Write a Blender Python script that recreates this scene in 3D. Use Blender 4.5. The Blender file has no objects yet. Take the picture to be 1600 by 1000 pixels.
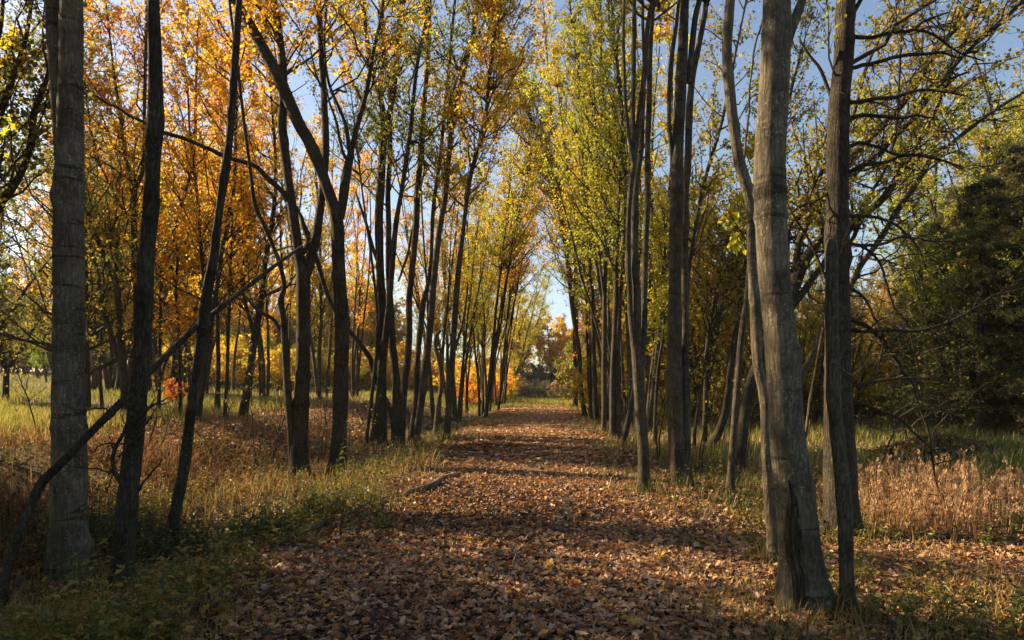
import bpy, math
import numpy as np

# ------------------------------------------------------------------ camera, sky, sun, exposure
SC = bpy.context.scene
COL = SC.collection
F, HOR, EYE = 1066.7, 600.0, 1.6           # focal length in photo pixels, horizon row, eye height
cd = bpy.data.cameras.new("camera"); cam = bpy.data.objects.new("camera", cd); COL.objects.link(cam)
cam.location = (0, 0, EYE); cam.rotation_euler = (math.radians(90), 0, 0)
cd.lens = 24; cd.sensor_width = 36; cd.shift_y = 0.0625; cd.clip_end = 3000; cd.clip_start = 0.05
SC.camera = cam

SUN_EL, SUN_A = math.radians(30), math.radians(22)     # sun to the left, a little ahead
sdir = np.array([-math.cos(SUN_A)*math.cos(SUN_EL), math.sin(SUN_A)*math.cos(SUN_EL), math.sin(SUN_EL)])
W = bpy.data.worlds.new("World"); SC.world = W; W.use_nodes = True
nt = W.node_tree; bg = nt.nodes["Background"]
sky = nt.nodes.new("ShaderNodeTexSky"); sky.sky_type = 'NISHITA'; sky.sun_disc = False
sky.sun_elevation = SUN_EL; sky.sun_rotation = math.atan2(sdir[0], sdir[1])
sky.dust_density = 1.0; sky.air_density = 1.0; sky.ozone_density = 0.8
hs = nt.nodes.new('ShaderNodeHueSaturation'); hs.inputs['Saturation'].default_value = 0.98
nt.links.new(sky.outputs[0], hs.inputs['Color']); nt.links.new(hs.outputs[0], bg.inputs[0]); bg.inputs[1].default_value = 0.062
sl = bpy.data.lights.new("sun", 'SUN'); sl.energy = 5.0; sl.angle = math.radians(0.5); sl.color = (1.0, 0.77, 0.49)
so = bpy.data.objects.new("sun", sl); COL.objects.link(so)
from mathutils import Vector
so.rotation_euler = Vector(sdir).to_track_quat('Z', 'Y').to_euler()
SC.view_settings.view_transform = 'Standard'; SC.view_settings.look = 'None'
SC.view_settings.exposure = 1.62; SC.view_settings.gamma = 1.0
SC.render.engine = 'CYCLES'
SC.cycles.max_bounces = 8; SC.cycles.diffuse_bounces = 5; SC.cycles.transmission_bounces = 6; SC.cycles.glossy_bounces = 1
SC.cycles.use_denoising = True
try:
    SC.cycles.denoiser = 'OPENIMAGEDENOISE'; SC.cycles.denoising_input_passes = 'RGB_ALBEDO_NORMAL'; SC.cycles.denoising_prefilter = 'ACCURATE'
except Exception: pass

# ------------------------------------------------------------------ helpers
def R(seed): return np.random.default_rng(seed)
def sm(a, b, x):
    t = np.clip((np.asarray(x, float)-a)/(b-a), 0, 1); return t*t*(3-2*t)
def unit(v): return v/np.maximum(np.linalg.norm(v, axis=-1, keepdims=True), 1e-9)
def path_x(y): return 0.047*np.asarray(y, float)-0.35
def wob(x, y):
    return (np.sin(x*0.9+1.3)*np.cos(y*0.7)+0.6*np.sin(x*0.37+y*0.51)+0.5*np.sin(1.9*x-1.3*y+2)*0.6)
def ground_z(x, y):
    x = np.asarray(x, float); y = np.asarray(y, float)
    s = x-path_x(y); l = -s
    z = -0.28*sm(2.0, 3.7, l)+0.8*sm(4.8, 9.0, l)+0.045*np.clip(l-9, 0, 64)
    z = z-0.14*sm(2.0, 3.6, s)+0.10*sm(8, 20, s)
    off = sm(2.0, 4.0, np.abs(s))
    z = z+off*0.05*wob(x, y)
    z = z+0.5*np.exp(-((x-10.2)**2/1.6+(y-16.2)**2/0.8))          # the low leaf covered mound on the right
    z = z+1.6*sm(78, 100, y)*np.exp(-((x-6)/30.0)**2)
    return z
def at(px, py, Y): return np.array([(px-800)/F*Y, Y, EYE-(py-HOR)/F*Y])
def hit(px, py):
    """where the ray through a photo pixel meets the ground"""
    Y = np.arange(2.0, 160, 0.02)
    x = (px-800)/F*Y; z = EYE-(py-HOR)/F*Y
    i = np.argmax(z <= ground_z(x, Y)); Y0 = Y[i]
    return np.array([x[i], Y0, float(ground_z(x[i], Y0))])

class MB:
    """collects geometry for ONE mesh object"""
    def __init__(s): s.v=[]; s.f={3:[],4:[]}; s.m={3:[],4:[]}; s.t=[]; s.n=0
    def add(s, V, Fc, mat=0, tint=None):
        V = np.asarray(V, float).reshape(-1, 3); Fc = np.asarray(Fc, int)
        k = Fc.shape[1]; s.f[k].append(Fc+s.n); s.m[k].append(np.full(len(Fc), mat, int))
        s.v.append(V); s.t.append(np.full(len(V), 0.5) if tint is None else np.asarray(tint, float)); s.n += len(V)
    def add_more(s, Fc, mat=0):            # faces on vertices added already (absolute indices)
        Fc = np.asarray(Fc, int); k = Fc.shape[1]; s.f[k].append(Fc); s.m[k].append(np.full(len(Fc), mat, int))
    def build(s, name, mats, parent=None, smooth=False, loc=None):
        V = np.concatenate(s.v).astype(np.float32)
        me = bpy.data.meshes.new(name)
        q = np.concatenate(s.f[4]) if s.f[4] else np.zeros((0, 4), int)
        t = np.concatenate(s.f[3]) if s.f[3] else np.zeros((0, 3), int)
        mi = np.concatenate((s.m[4]+s.m[3])) if (s.m[4] or s.m[3]) else np.zeros(0, int)
        loops = np.concatenate([q.ravel(), t.ravel()]).astype(np.int32)
        st = np.concatenate([np.arange(len(q))*4, len(q)*4+np.arange(len(t))*3]).astype(np.int32)
        me.vertices.add(len(V)); me.vertices.foreach_set("co", V.ravel())
        me.loops.add(len(loops)); me.loops.foreach_set("vertex_index", loops)
        me.polygons.add(len(st)); me.polygons.foreach_set("loop_start", st)
        me.polygons.foreach_set("material_index", mi.astype(np.int32))
        sh = np.full(len(st), bool(smooth))
        if smooth == 'mat0': sh = mi == 0
        me.polygons.foreach_set("use_smooth", sh)
        for m in (mats if isinstance(mats, (list, tuple)) else [mats]): me.materials.append(m)
        a = me.attributes.new("tint", 'FLOAT', 'POINT'); a.data.foreach_set("value", np.concatenate(s.t).astype(np.float32))
        me.update(calc_edges=True)
        o = bpy.data.objects.new(name, me); COL.objects.link(o)
        if parent is not None: o.parent = parent
        if loc is not None: o.location = loc
        return o

def tubes(mb, P, Rd, seg=6, mat=0, tint=None, rfun=None, cap=True):
    """P [N,K,3], Rd [N,K]: N tubes at once"""
    P = np.asarray(P, float); Rd = np.asarray(Rd, float)
    N, K = Rd.shape
    if N == 0: return
    T = np.empty_like(P); T[:, 1:-1] = P[:, 2:]-P[:, :-2]; T[:, 0] = P[:, 1]-P[:, 0]; T[:, -1] = P[:, -1]-P[:, -2]
    T = unit(T)
    D = unit(P[:, -1]-P[:, 0]); ref = np.zeros((N, 3)); ref[np.arange(N), np.argmin(np.abs(D), axis=1)] = 1
    U = unit(np.cross(T, ref[:, None, :])); Vv = np.cross(T, U)
    th = np.arange(seg)/seg*2*math.pi
    rr = Rd[:, :, None]*np.ones(seg)
    if rfun is not None: rr = rfun(rr, th)
    ring = P[:, :, None, :]+rr[..., None]*(np.cos(th)[None, None, :, None]*U[:, :, None, :]+np.sin(th)[None, None, :, None]*Vv[:, :, None, :])
    base = (np.arange(N)*K*seg)[:, None, None]+(np.arange(K-1)*seg)[None, :, None]+np.arange(seg)[None, None, :]
    nx = (np.arange(K-1)*seg)[None, :, None]+((np.arange(seg)+1) % seg)[None, None, :]+(np.arange(N)*K*seg)[:, None, None]
    Fq = np.stack([base, nx, nx+seg, base+seg], -1).reshape(-1, 4)
    n0 = mb.n
    tt = None if tint is None else np.repeat(np.asarray(tint, float), K*seg)
    mb.add(ring.reshape(-1, 3), Fq, mat, tt)
    if cap and seg >= 3:                    # close the far ends with a fan
        tip = n0+np.arange(N)*K*seg+(K-1)*seg
        tr = np.stack([np.stack([tip, tip+i, tip+i+1], -1) for i in range(1, seg-1)], 1).reshape(-1, 3)
        mb.add_more(tr, mat)

def kites(mb, P, A, Nn, L, Wd, mat, tint, fold=0.12):
    """leaf quads: base P, axis A, normal N, length L, width W"""
    B = unit(np.cross(A, Nn)); Nn = np.cross(B, A)
    L = L[:, None]; Wd = Wd[:, None]
    mid = P+A*L*0.42+Nn*L*fold
    V = np.stack([P, mid+B*Wd*0.5, P+A*L, mid-B*Wd*0.5], 1)
    n = len(P); Fq = (np.arange(n)*4)[:, None]+np.arange(4)
    mb.add(V.reshape(-1, 3), Fq, mat, np.repeat(tint, 4))

def rand_unit(rng, n): return unit(rng.normal(size=(n, 3)))

def spline(pts, spacing):
    """Catmull-Rom through rows of any width; first three columns are the position"""
    P = np.asarray(pts, float)
    if len(P) < 2: return P
    Q = np.vstack([2*P[0]-P[1], P, 2*P[-1]-P[-2]])
    out = []
    for i in range(1, len(Q)-2):
        n = max(1, int(math.ceil(np.linalg.norm(Q[i+1, :3]-Q[i, :3])/spacing)))
        t = (np.arange(n)/n)[:, None]
        a, b, c, d = Q[i-1], Q[i], Q[i+1], Q[i+2]
        out.append(0.5*((2*b)+(c-a)*t+(2*a-5*b+4*c-d)*t*t+(3*b-a-3*c+d)*t**3))
    out.append(P[-1:])
    return np.vstack(out)

def empty(name, loc, label, cat, group=None):
    o = bpy.data.objects.new(name, None); COL.objects.link(o); o.location = loc; o.empty_display_size = 0.3
    tag(o, label, cat, group); return o
def tag(o, label=None, cat=None, group=None, kind=None):
    if label: o["label"] = label
    if cat: o["category"] = cat
    if group: o["group"] = group
    if kind: o["kind"] = kind
    return o
def copy_tree(src, loc, rz, sc, label, group, color):
    c = src.copy(); COL.objects.link(c); c.location = loc; c.rotation_euler = (0, 0, rz); c.scale = (sc, sc, sc)
    c["label"] = label; c["group"] = group
    for ch in src.children:
        k = ch.copy(); COL.objects.link(k); k.parent = c; k.color = color if ch.name.startswith("crown") else ch.color
    return c

# ------------------------------------------------------------------ materials
def mat_new(name):
    m = bpy.data.materials.new(name); m.use_nodes = True; t = m.node_tree
    for n in list(t.nodes): t.nodes.remove(n)
    o = t.nodes.new("ShaderNodeOutputMaterial"); return m, t, o
def ramp(t, stops, fac=None, interp='LINEAR'):
    r = t.nodes.new("ShaderNodeValToRGB"); r.color_ramp.interpolation = interp
    e = r.color_ramp.elements
    while len(e) < len(stops): e.new(0.5)
    for i, (p, c) in enumerate(stops): e[i].position = p; e[i].color = (*c, 1)
    if fac is not None: t.links.new(fac, r.inputs[0])
    return r
def noise(t, scale, detail=4, vec=None, rough=0.6, dist=0.0):
    n = t.nodes.new("ShaderNodeTexNoise"); n.inputs["Scale"].default_value = scale; n.inputs["Detail"].default_value = detail
    n.inputs["Roughness"].default_value = rough; n.inputs["Distortion"].default_value = dist
    if vec is not None: t.links.new(vec, n.inputs["Vector"])
    return n
def mapping(t, vec, sc):
    m = t.nodes.new("ShaderNodeMapping"); m.inputs["Scale"].default_value = sc; t.links.new(vec, m.inputs[0]); return m.outputs[0]
def mixc(t, fac, a, b, typ='MIX'):
    m = t.nodes.new("ShaderNodeMix"); m.data_type = 'RGBA'; m.blend_type = typ
    for val, s in ((fac, m.inputs[0]), (a, m.inputs[6]), (b, m.inputs[7])):
        if hasattr(val, "is_linked") or hasattr(val, "links"): t.links.new(val, s)
        elif isinstance(val, (int, float)): s.default_value = val
        else: s.default_value = (*val, 1)
    return m.outputs[2]
def bump(t, h, strength, dist):
    b = t.nodes.new("ShaderNodeBump"); b.inputs["Strength"].default_value = strength; b.inputs["Distance"].default_value = dist
    t.links.new(h, b.inputs["Height"]); return b.outputs[0]

def bark(name, dark, mid, light, furrow, band, lichen=0.0, bstr=0.8):
    m, t, o = mat_new(name)
    tc = t.nodes.new("ShaderNodeTexCoord").outputs["Object"]
    fv = noise(t, 1.0, 7, mapping(t, tc, (furrow, furrow, furrow*0.13)), 0.7, 0.6)
    hb = noise(t, 1.0, 5, mapping(t, tc, (3.0, 3.0, 26.0)), 0.75, 0.3)
    pt = noise(t, 3.0, 6, tc, 0.65)
    gr = noise(t, 55.0, 5, tc, 0.7)
    c = ramp(t, [(0.25, dark), (0.5, mid), (0.8, light)], fv.outputs[0]).outputs[0]
    c2 = ramp(t, [(0.25, dark), (0.42, mid), (0.62, mid), (0.85, light)], gr.outputs[0]).outputs[0]
    c = mixc(t, 0.4, c, c2)
    vo = t.nodes.new('ShaderNodeTexVoronoi'); vo.feature = 'DISTANCE_TO_EDGE'; vo.inputs['Scale'].default_value = 1.0
    dv = noise(t, 6.0, 3, tc); vm = t.nodes.new('ShaderNodeVectorMath'); vm.operation = 'MULTIPLY_ADD'; vm.inputs[1].default_value = (1.1, 1.1, 1.1)
    t.links.new(dv.outputs['Color'], vm.inputs[0]); t.links.new(mapping(t, tc, (furrow*1.3, furrow*1.3, furrow*0.22)), vm.inputs[2]); t.links.new(vm.outputs[0], vo.inputs['Vector'])
    ck = ramp(t, [(0.0, (0.15+band*0.75,)*3), (0.12, (0.72+band*0.2,)*3), (0.3, (1.1, 1.1, 1.1))], vo.outputs['Distance']).outputs[0]
    c = mixc(t, 1.0, c, ck, 'MULTIPLY')
    wv = noise(t, 1.0, 2, mapping(t, tc, (1.6, 1.6, 11.0)), 0.5, 0.2)
    ringm = ramp(t, [(0.34, (1.0-band,)*3), (0.40, (1, 1, 1))], wv.outputs[0]).outputs[0]
    c = mixc(t, 1.0, c, ringm, 'MULTIPLY')
    c = mixc(t, 0.35*band, c, ramp(t, [(0.4, (0.6, 0.58, 0.55)), (0.6, (1.15, 1.12, 1.08))], hb.outputs[0]).outputs[0], 'MULTIPLY')
    pr = ramp(t, [(0.36, (0.42, 0.38, 0.33)), (0.5, (0.85, 0.83, 0.8)), (0.64, (1.2, 1.18, 1.12))], pt.outputs[0]).outputs[0]
    c = mixc(t, 0.9, c, pr, 'MULTIPLY')
    sx = t.nodes.new("ShaderNodeSeparateXYZ"); t.links.new(tc, sx.inputs[0])
    mz = t.nodes.new("ShaderNodeMapRange"); mz.inputs[1].default_value = 0.0; mz.inputs[2].default_value = 1.6; mz.inputs[3].default_value = 0.75; mz.inputs[4].default_value = 0.12; t.links.new(sx.outputs[2], mz.inputs[0])
    mn = noise(t, 4.5, 6, mapping(t, tc, (1, 1, 0.45)), 0.7); mr2 = ramp(t, [(0.48, (0, 0, 0)), (0.62, (1, 1, 1))], mn.outputs[0]).outputs[0]
    mm = t.nodes.new("ShaderNodeMath"); mm.operation = 'MULTIPLY'; t.links.new(mz.outputs[0], mm.inputs[0]); t.links.new(mr2, mm.inputs[1])
    c = mixc(t, mm.outputs[0], c, (0.055, 0.06, 0.022))
    if lichen:
        ln = noise(t, 38.0, 4, tc, 0.6); lp = noise(t, 2.2, 3, tc)
        lr = ramp(t, [(0.56, (0, 0, 0)), (0.68, (1, 1, 1))], ln.outputs[0]).outputs[0]
        lm = t.nodes.new("ShaderNodeMath"); lm.operation = 'MULTIPLY'; t.links.new(lr, lm.inputs[0])
        lq = ramp(t, [(0.4, (0, 0, 0)), (0.65, (lichen,)*3)], lp.outputs[0]).outputs[0]; t.links.new(lq, lm.inputs[1])
        c = mixc(t, lm.outputs[0], c, (0.34, 0.35, 0.24))
    ad = t.nodes.new("ShaderNodeMath"); ad.operation = 'MULTIPLY_ADD'; ad.inputs[1].default_value = band*0.4; 
    ad2 = t.nodes.new("ShaderNodeMath"); ad2.operation = 'MULTIPLY_ADD'; ad2.inputs[1].default_value = 0.8*(1-band)
    t.links.new(vo.outputs["Distance"], ad2.inputs[0]); t.links.new(fv.outputs[0], ad2.inputs[2])
    t.links.new(hb.outputs[0], ad.inputs[0]); t.links.new(ad2.outputs[0], ad.inputs[2])
    b = t.nodes.new("ShaderNodeBsdfPrincipled"); b.inputs["Roughness"].default_value = 0.9; b.inputs["Specular IOR Level"].default_value = 0.2
    t.links.new(c, b.inputs["Base Color"]); t.links.new(bump(t, ad.outputs[0], bstr, 0.035), b.inputs["Normal"])
    t.links.new(b.outputs[0], o.inputs[0]); return m
M_GREY = bark("smooth_grey_bark", (0.06, 0.050, 0.036), (0.15, 0.128, 0.092), (0.25, 0.216, 0.155), 24, 0.62, 0.8, 0.8)
M_DARK = bark("furrowed_dark_bark", (0.02, 0.0165, 0.012), (0.064, 0.053, 0.038), (0.125, 0.105, 0.076), 30, 0.3, 0.3, 1.0)
M_TAN = bark("slender_tan_bark", (0.036, 0.031, 0.023), (0.095, 0.081, 0.058), (0.17, 0.145, 0.10), 30, 0.4, 0.3, 0.8)
M_DEAD = bark("dead_wood", (0.06, 0.04, 0.026), (0.17, 0.12, 0.08), (0.32, 0.25, 0.18), 30, 0.1, 0.0, 1.0)
M_LOG = bark("weathered_log_wood", (0.14, 0.105, 0.075), (0.34, 0.27, 0.2), (0.55, 0.46, 0.36), 30, 0.1, 0.0, 1.0)
M_DEAD2 = bark("torn_bark_wood", (0.018, 0.012, 0.008), (0.05, 0.034, 0.022), (0.12, 0.085, 0.055), 30, 0.05, 0.0, 1.0)
M_TWIG = bark("twig_bark", (0.03, 0.024, 0.018), (0.07, 0.055, 0.04), (0.12, 0.095, 0.068), 30, 0.2, 0.0, 0.3)

def leaf_mat():
    m, t, o = mat_new("autumn_leaf")
    oi = t.nodes.new("ShaderNodeObjectInfo"); at_ = t.nodes.new("ShaderNodeAttribute"); at_.attribute_name = "tint"
    h = t.nodes.new("ShaderNodeHueSaturation")
    mr = t.nodes.new("ShaderNodeMapRange"); mr.inputs[3].default_value = 0.462; mr.inputs[4].default_value = 0.538
    t.links.new(at_.outputs["Fac"], mr.inputs[0]); t.links.new(mr.outputs[0], h.inputs["Hue"])
    wn = t.nodes.new("ShaderNodeTexWhiteNoise"); wn.noise_dimensions = '1D'; t.links.new(at_.outputs["Fac"], wn.inputs["W"])
    mv = t.nodes.new("ShaderNodeMapRange"); mv.inputs[3].default_value = 0.62; mv.inputs[4].default_value = 1.3
    t.links.new(wn.outputs[0], mv.inputs[0]); t.links.new(mv.outputs[0], h.inputs["Value"])
    h.inputs["Saturation"].default_value = 1.0
    t.links.new(oi.outputs["Color"], h.inputs["Color"])
    d = t.nodes.new("ShaderNodeBsdfDiffuse"); tr = t.nodes.new("ShaderNodeBsdfTranslucent"); mx = t.nodes.new("ShaderNodeMixShader")
    t.links.new(h.outputs[0], d.inputs[0]); t.links.new(h.outputs[0], tr.inputs[0]); mx.inputs[0].default_value = 0.6
    g = t.nodes.new("ShaderNodeBsdfGlossy"); g.inputs["Roughness"].default_value = 0.45; g.inputs[0].default_value = (0.6, 0.6, 0.6, 1)
    mg = t.nodes.new("ShaderNodeMixShader"); mg.inputs[0].default_value = 0.03
    t.links.new(d.outputs[0], mx.inputs[1]); t.links.new(tr.outputs[0], mx.inputs[2])
    t.links.new(mx.outputs[0], mg.inputs[1]); t.links.new(g.outputs[0], mg.inputs[2]); t.links.new(mg.outputs[0], o.inputs[0])
    return m
M_LEAF = leaf_mat()

def tint_mat(name, stops, trans=0.35, gloss=0.03, rough=0.5, patch=0.0):
    m, t, o = mat_new(name)
    a = t.nodes.new("ShaderNodeAttribute"); a.attribute_name = "tint"
    c = ramp(t, stops, a.outputs["Fac"]).outputs[0]
    if patch:
        tc = t.nodes.new("ShaderNodeTexCoord").outputs["Object"]
        pn = noise(t, 45.0, 3, tc); pr = ramp(t, [(0.35, (0.6, 0.55, 0.5)), (0.65, (1.15, 1.12, 1.1))], pn.outputs[0]).outputs[0]
        c = mixc(t, patch, c, pr, 'MULTIPLY')
    d = t.nodes.new("ShaderNodeBsdfDiffuse"); tr = t.nodes.new("ShaderNodeBsdfTranslucent"); mx = t.nodes.new("ShaderNodeMixShader"); mx.inputs[0].default_value = trans
    g = t.nodes.new("ShaderNodeBsdfGlossy"); g.inputs["Roughness"].default_value = rough; g.inputs[0].default_value = (0.7, 0.7, 0.7, 1)
    mg = t.nodes.new("ShaderNodeMixShader"); mg.inputs[0].default_value = gloss
    t.links.new(c, d.inputs[0]); t.links.new(c, tr.inputs[0]); t.links.new(d.outputs[0], mx.inputs[1]); t.links.new(tr.outputs[0], mx.inputs[2])
    t.links.new(mx.outputs[0], mg.inputs[1]); t.links.new(g.outputs[0], mg.inputs[2]); t.links.new(mg.outputs[0], o.inputs[0]); return m
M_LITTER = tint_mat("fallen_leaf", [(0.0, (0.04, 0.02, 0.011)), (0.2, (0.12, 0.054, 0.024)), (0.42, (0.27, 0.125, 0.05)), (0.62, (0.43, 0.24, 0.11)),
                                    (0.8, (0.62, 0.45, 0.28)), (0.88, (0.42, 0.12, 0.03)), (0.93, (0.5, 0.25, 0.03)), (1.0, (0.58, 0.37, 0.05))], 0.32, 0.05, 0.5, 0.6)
M_VERGE = tint_mat("verge_grass", [(0, (0.05, 0.055, 0.016)), (0.35, (0.12, 0.115, 0.025)), (0.65, (0.24, 0.19, 0.045)), (1, (0.38, 0.25, 0.08))], 0.4)
M_MEADOW = tint_mat("meadow_grass", [(0, (0.14, 0.17, 0.03)), (0.5, (0.31, 0.3, 0.05)), (0.8, (0.42, 0.34, 0.08)), (1, (0.5, 0.4, 0.16))], 0.4)
M_RUST = tint_mat("rusty_grass", [(0, (0.06, 0.035, 0.014)), (0.4, (0.16, 0.078, 0.03)), (0.75, (0.25, 0.13, 0.05)), (1, (0.36, 0.23, 0.09))], 0.4)
M_DRY = tint_mat("dry_grass", [(0, (0.22, 0.11, 0.05)), (0.5, (0.42, 0.24, 0.11)), (1, (0.62, 0.42, 0.22))], 0.4)
M_CLEAR = tint_mat("clearing_grass_blade", [(0, (0.06, 0.085, 0.02)), (0.5, (0.15, 0.17, 0.03)), (0.8, (0.27, 0.25, 0.045)), (1, (0.4, 0.31, 0.08))], 0.45)
M_WEED = tint_mat("weed_leaf", [(0, (0.035, 0.05, 0.015)), (0.45, (0.09, 0.11, 0.025)), (0.75, (0.2, 0.19, 0.035)), (0.9, (0.34, 0.25, 0.05)), (1, (0.3, 0.15, 0.05))], 0.4)

def soil(name, a, b, c, sc=3.0):
    m, t, o = mat_new(name); tc = t.nodes.new("ShaderNodeTexCoord").outputs["Object"]
    n1 = noise(t, sc*0.13, 5, tc); n2 = noise(t, sc*6, 8, tc, 0.75)
    col = ramp(t, [(0.32, a), (0.5, b), (0.68, c)], n2.outputs[0]).outputs[0]
    col = mixc(t, 0.6, col, ramp(t, [(0.35, (0.6, 0.55, 0.5)), (0.65, (1.15, 1.1, 1.0))], n1.outputs[0]).outputs[0], 'MULTIPLY')
    bs = t.nodes.new("ShaderNodeBsdfPrincipled"); bs.inputs["Roughness"].default_value = 0.95; bs.inputs["Specular IOR Level"].default_value = 0.15
    t.links.new(col, bs.inputs["Base Color"]); t.links.new(bump(t, n2.outputs[0], 0.8, 0.03), bs.inputs["Normal"]); t.links.new(bs.outputs[0], o.inputs[0]); return m
M_SOIL = soil("leaf_mould_soil", (0.03, 0.022, 0.013), (0.075, 0.056, 0.028), (0.13, 0.098, 0.045))
M_PATH = soil("dark_gravel", (0.022, 0.02, 0.018), (0.05, 0.046, 0.042), (0.10, 0.09, 0.08), 8.0)
# ------------------------------------------------------------------ ground, path
def sheet(name, xs, ys, zoff, mat):
    X, Y = np.meshgrid(xs, ys); Z = ground_z(X, Y)+zoff
    nx, ny = len(xs), len(ys); i = (np.arange(ny-1)[:, None]*nx+np.arange(nx-1)).ravel()
    mb = MB(); mb.add(np.stack([X, Y, Z], -1).reshape(-1, 3), np.stack([i, i+1, i+nx+1, i+nx], -1), 0)
    o = mb.build(name, mat, smooth=True); o["kind"] = "structure"; return o
gx = np.unique(np.concatenate([np.arange(-16, 18, 0.25), np.sign(np.linspace(-1, 1, 81))*16+np.sign(np.linspace(-1, 1, 81))*(np.abs(np.linspace(-1, 1, 81))**2.2)*600]))
gy = np.unique(np.concatenate([np.arange(-10, 40, 0.25), np.arange(40, 120, 2.0), 120+np.linspace(0, 1, 30)**2*1200, -10-np.linspace(0, 1, 16)**2*150]))
sheet("ground", gx, gy, 0.0, M_SOIL)
def path_sheet():
    ys = np.arange(-8, 58, 0.25); rng = R(3); mb = MB(); K = 9
    wl = 1.35+0.22*np.sin(ys*0.8)+0.12*np.sin(ys*2.3+1); wr = 1.4+0.2*np.sin(ys*0.66+2)+0.12*np.sin(ys*2.9)
    t = np.linspace(0, 1, K); X = path_x(ys)[:, None]-wl[:, None]+(wl+wr)[:, None]*t; Y = np.repeat(ys[:, None], K, 1)
    Z = ground_z(X, Y)+0.012
    i = (np.arange(len(ys)-1)[:, None]*K+np.arange(K-1)).ravel()
    mb.add(np.stack([X, Y, Z], -1).reshape(-1, 3), np.stack([i, i+1, i+K+1, i+K], -1))
    o = mb.build("path", M_PATH, smooth=True); o["kind"] = "structure"
path_sheet()

# ------------------------------------------------------------------ trees
def crown_branches(mb, rng, lines, zc, n1, L1, el=(22, 62), n2=7, nl=16, leaf=0.1, tr=0.005, ztop=None, bend=0.12, spread=1.0, leafless=0.0, down=0.0, zc_leaf=None):
    """limbs > twigs > leaves along the stems given as (points, radii)"""
    segs = []
    for P, Rr in lines:
        mid = (P[1:]+P[:-1])/2; ln = np.linalg.norm(P[1:]-P[:-1], axis=1); T = unit(P[1:]-P[:-1])
        ok = mid[:, 2] > zc
        segs += [(mid[i], T[i], (Rr[i]+Rr[i+1])/2, ln[i]) for i in np.nonzero(ok)[0]]
    if not segs or n1 == 0: return
    M = np.array([s[0] for s in segs]); T = np.array([s[1] for s in segs]); Ra = np.array([s[2] for s in segs]); w = np.array([s[3] for s in segs])
    k = rng.choice(len(M), n1, p=w/w.sum()); p0 = M[k]; t0 = T[k]; r0 = Ra[k]
    az = rng.uniform(0, 2*math.pi, n1); e = np.radians(rng.uniform(el[0], el[1], n1))
    d = np.stack([np.cos(az)*np.cos(e)*spread, np.sin(az)*np.cos(e)*spread, np.sin(e)], -1); d = unit(d+0.25*t0)
    zt = ztop or M[:, 2].max()
    hrel = np.clip((p0[:, 2]-zc)/max(zt-zc, 1), 0, 1)
    L = L1*(0.35+0.65*rng.random(n1))*(1-0.55*hrel)
    K = 6; u = np.linspace(0, 1, K)
    wig = np.cumsum(rng.normal(size=(n1, K, 3))*0.05, axis=1)*L[:, None, None]; wig[:, 0] = 0
    P1 = p0[:, None]+d[:, None]*L[:, None, None]*u[None, :, None]+wig
    P1[:, :, 2] += (bend-down)*L[:, None]*u[None]**2
    rb = np.minimum(r0*0.6, 0.0095*L+0.004)
    R1 = rb[:, None]*(1-0.8*u)[None]+tr*0.4
    tubes(mb, P1, R1, 4, 0, cap=False)
    # twigs
    N2 = n1*n2; par = np.repeat(np.arange(n1), n2); tt = rng.uniform(0.22, 1.0, N2)
    f = tt*(K-1); i0 = np.minimum(f.astype(int), K-2); fr = (f-i0)[:, None]
    q0 = P1[par, i0]*(1-fr)+P1[par, i0+1]*fr; td = unit(P1[par, i0+1]-P1[par, i0])
    d2 = unit(td+0.95*rand_unit(rng, N2)+np.array([0, 0, 0.12-down])); L2 = L[par]*(0.22+0.25*rng.random(N2))*(1.25-0.6*tt)
    K2 = 4; u2 = np.linspace(0, 1, K2); w2 = np.cumsum(rng.normal(size=(N2, K2, 3))*0.07, axis=1)*L2[:, None, None]; w2[:, 0] = 0
    P2 = q0[:, None]+d2[:, None]*L2[:, None, None]*u2[None, :, None]+w2
    P2[:, :, 2] -= down*0.6*L2[:, None]*u2[None]**2
    R2 = (tr*(1.1-0.75*u2))[None]*np.ones((N2, 1))
    tubes(mb, P2, R2, 3, 0, cap=False)
    if nl == 0: return
    keep = rng.random(N2) >= leafless
    if zc_leaf: keep &= q0[:, 2] > zc_leaf
    idx = np.repeat(np.nonzero(keep)[0], nl); n = len(idx); t3 = rng.uniform(0.1, 1.05, n)
    f = np.minimum(t3, 1)*(K2-1); i0 = np.minimum(f.astype(int), K2-2); fr = (f-i0)[:, None]
    pp = P2[idx, i0]*(1-fr)+P2[idx, i0+1]*fr+rng.normal(size=(n, 3))*np.array([0.07, 0.07, 0.05])*(leaf/0.1)
    ax = unit(rand_unit(rng, n)+np.array([0, 0, -0.35])); nn = unit(rand_unit(rng, n)+np.array([0, 0, 1.1]))
    sz = leaf*rng.uniform(0.45, 1.35, n)
    lt = rng.normal(size=n1)*0.2; tw = rng.normal(size=N2)*0.13
    tint = np.clip(0.5+lt[par[idx]]+tw[idx]+rng.normal(size=n)*0.13, 0.0, 1.0)
    kites(mb, pp, ax, nn, sz, sz*rng.uniform(0.7, 1.0, n), 1, tint)

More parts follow.
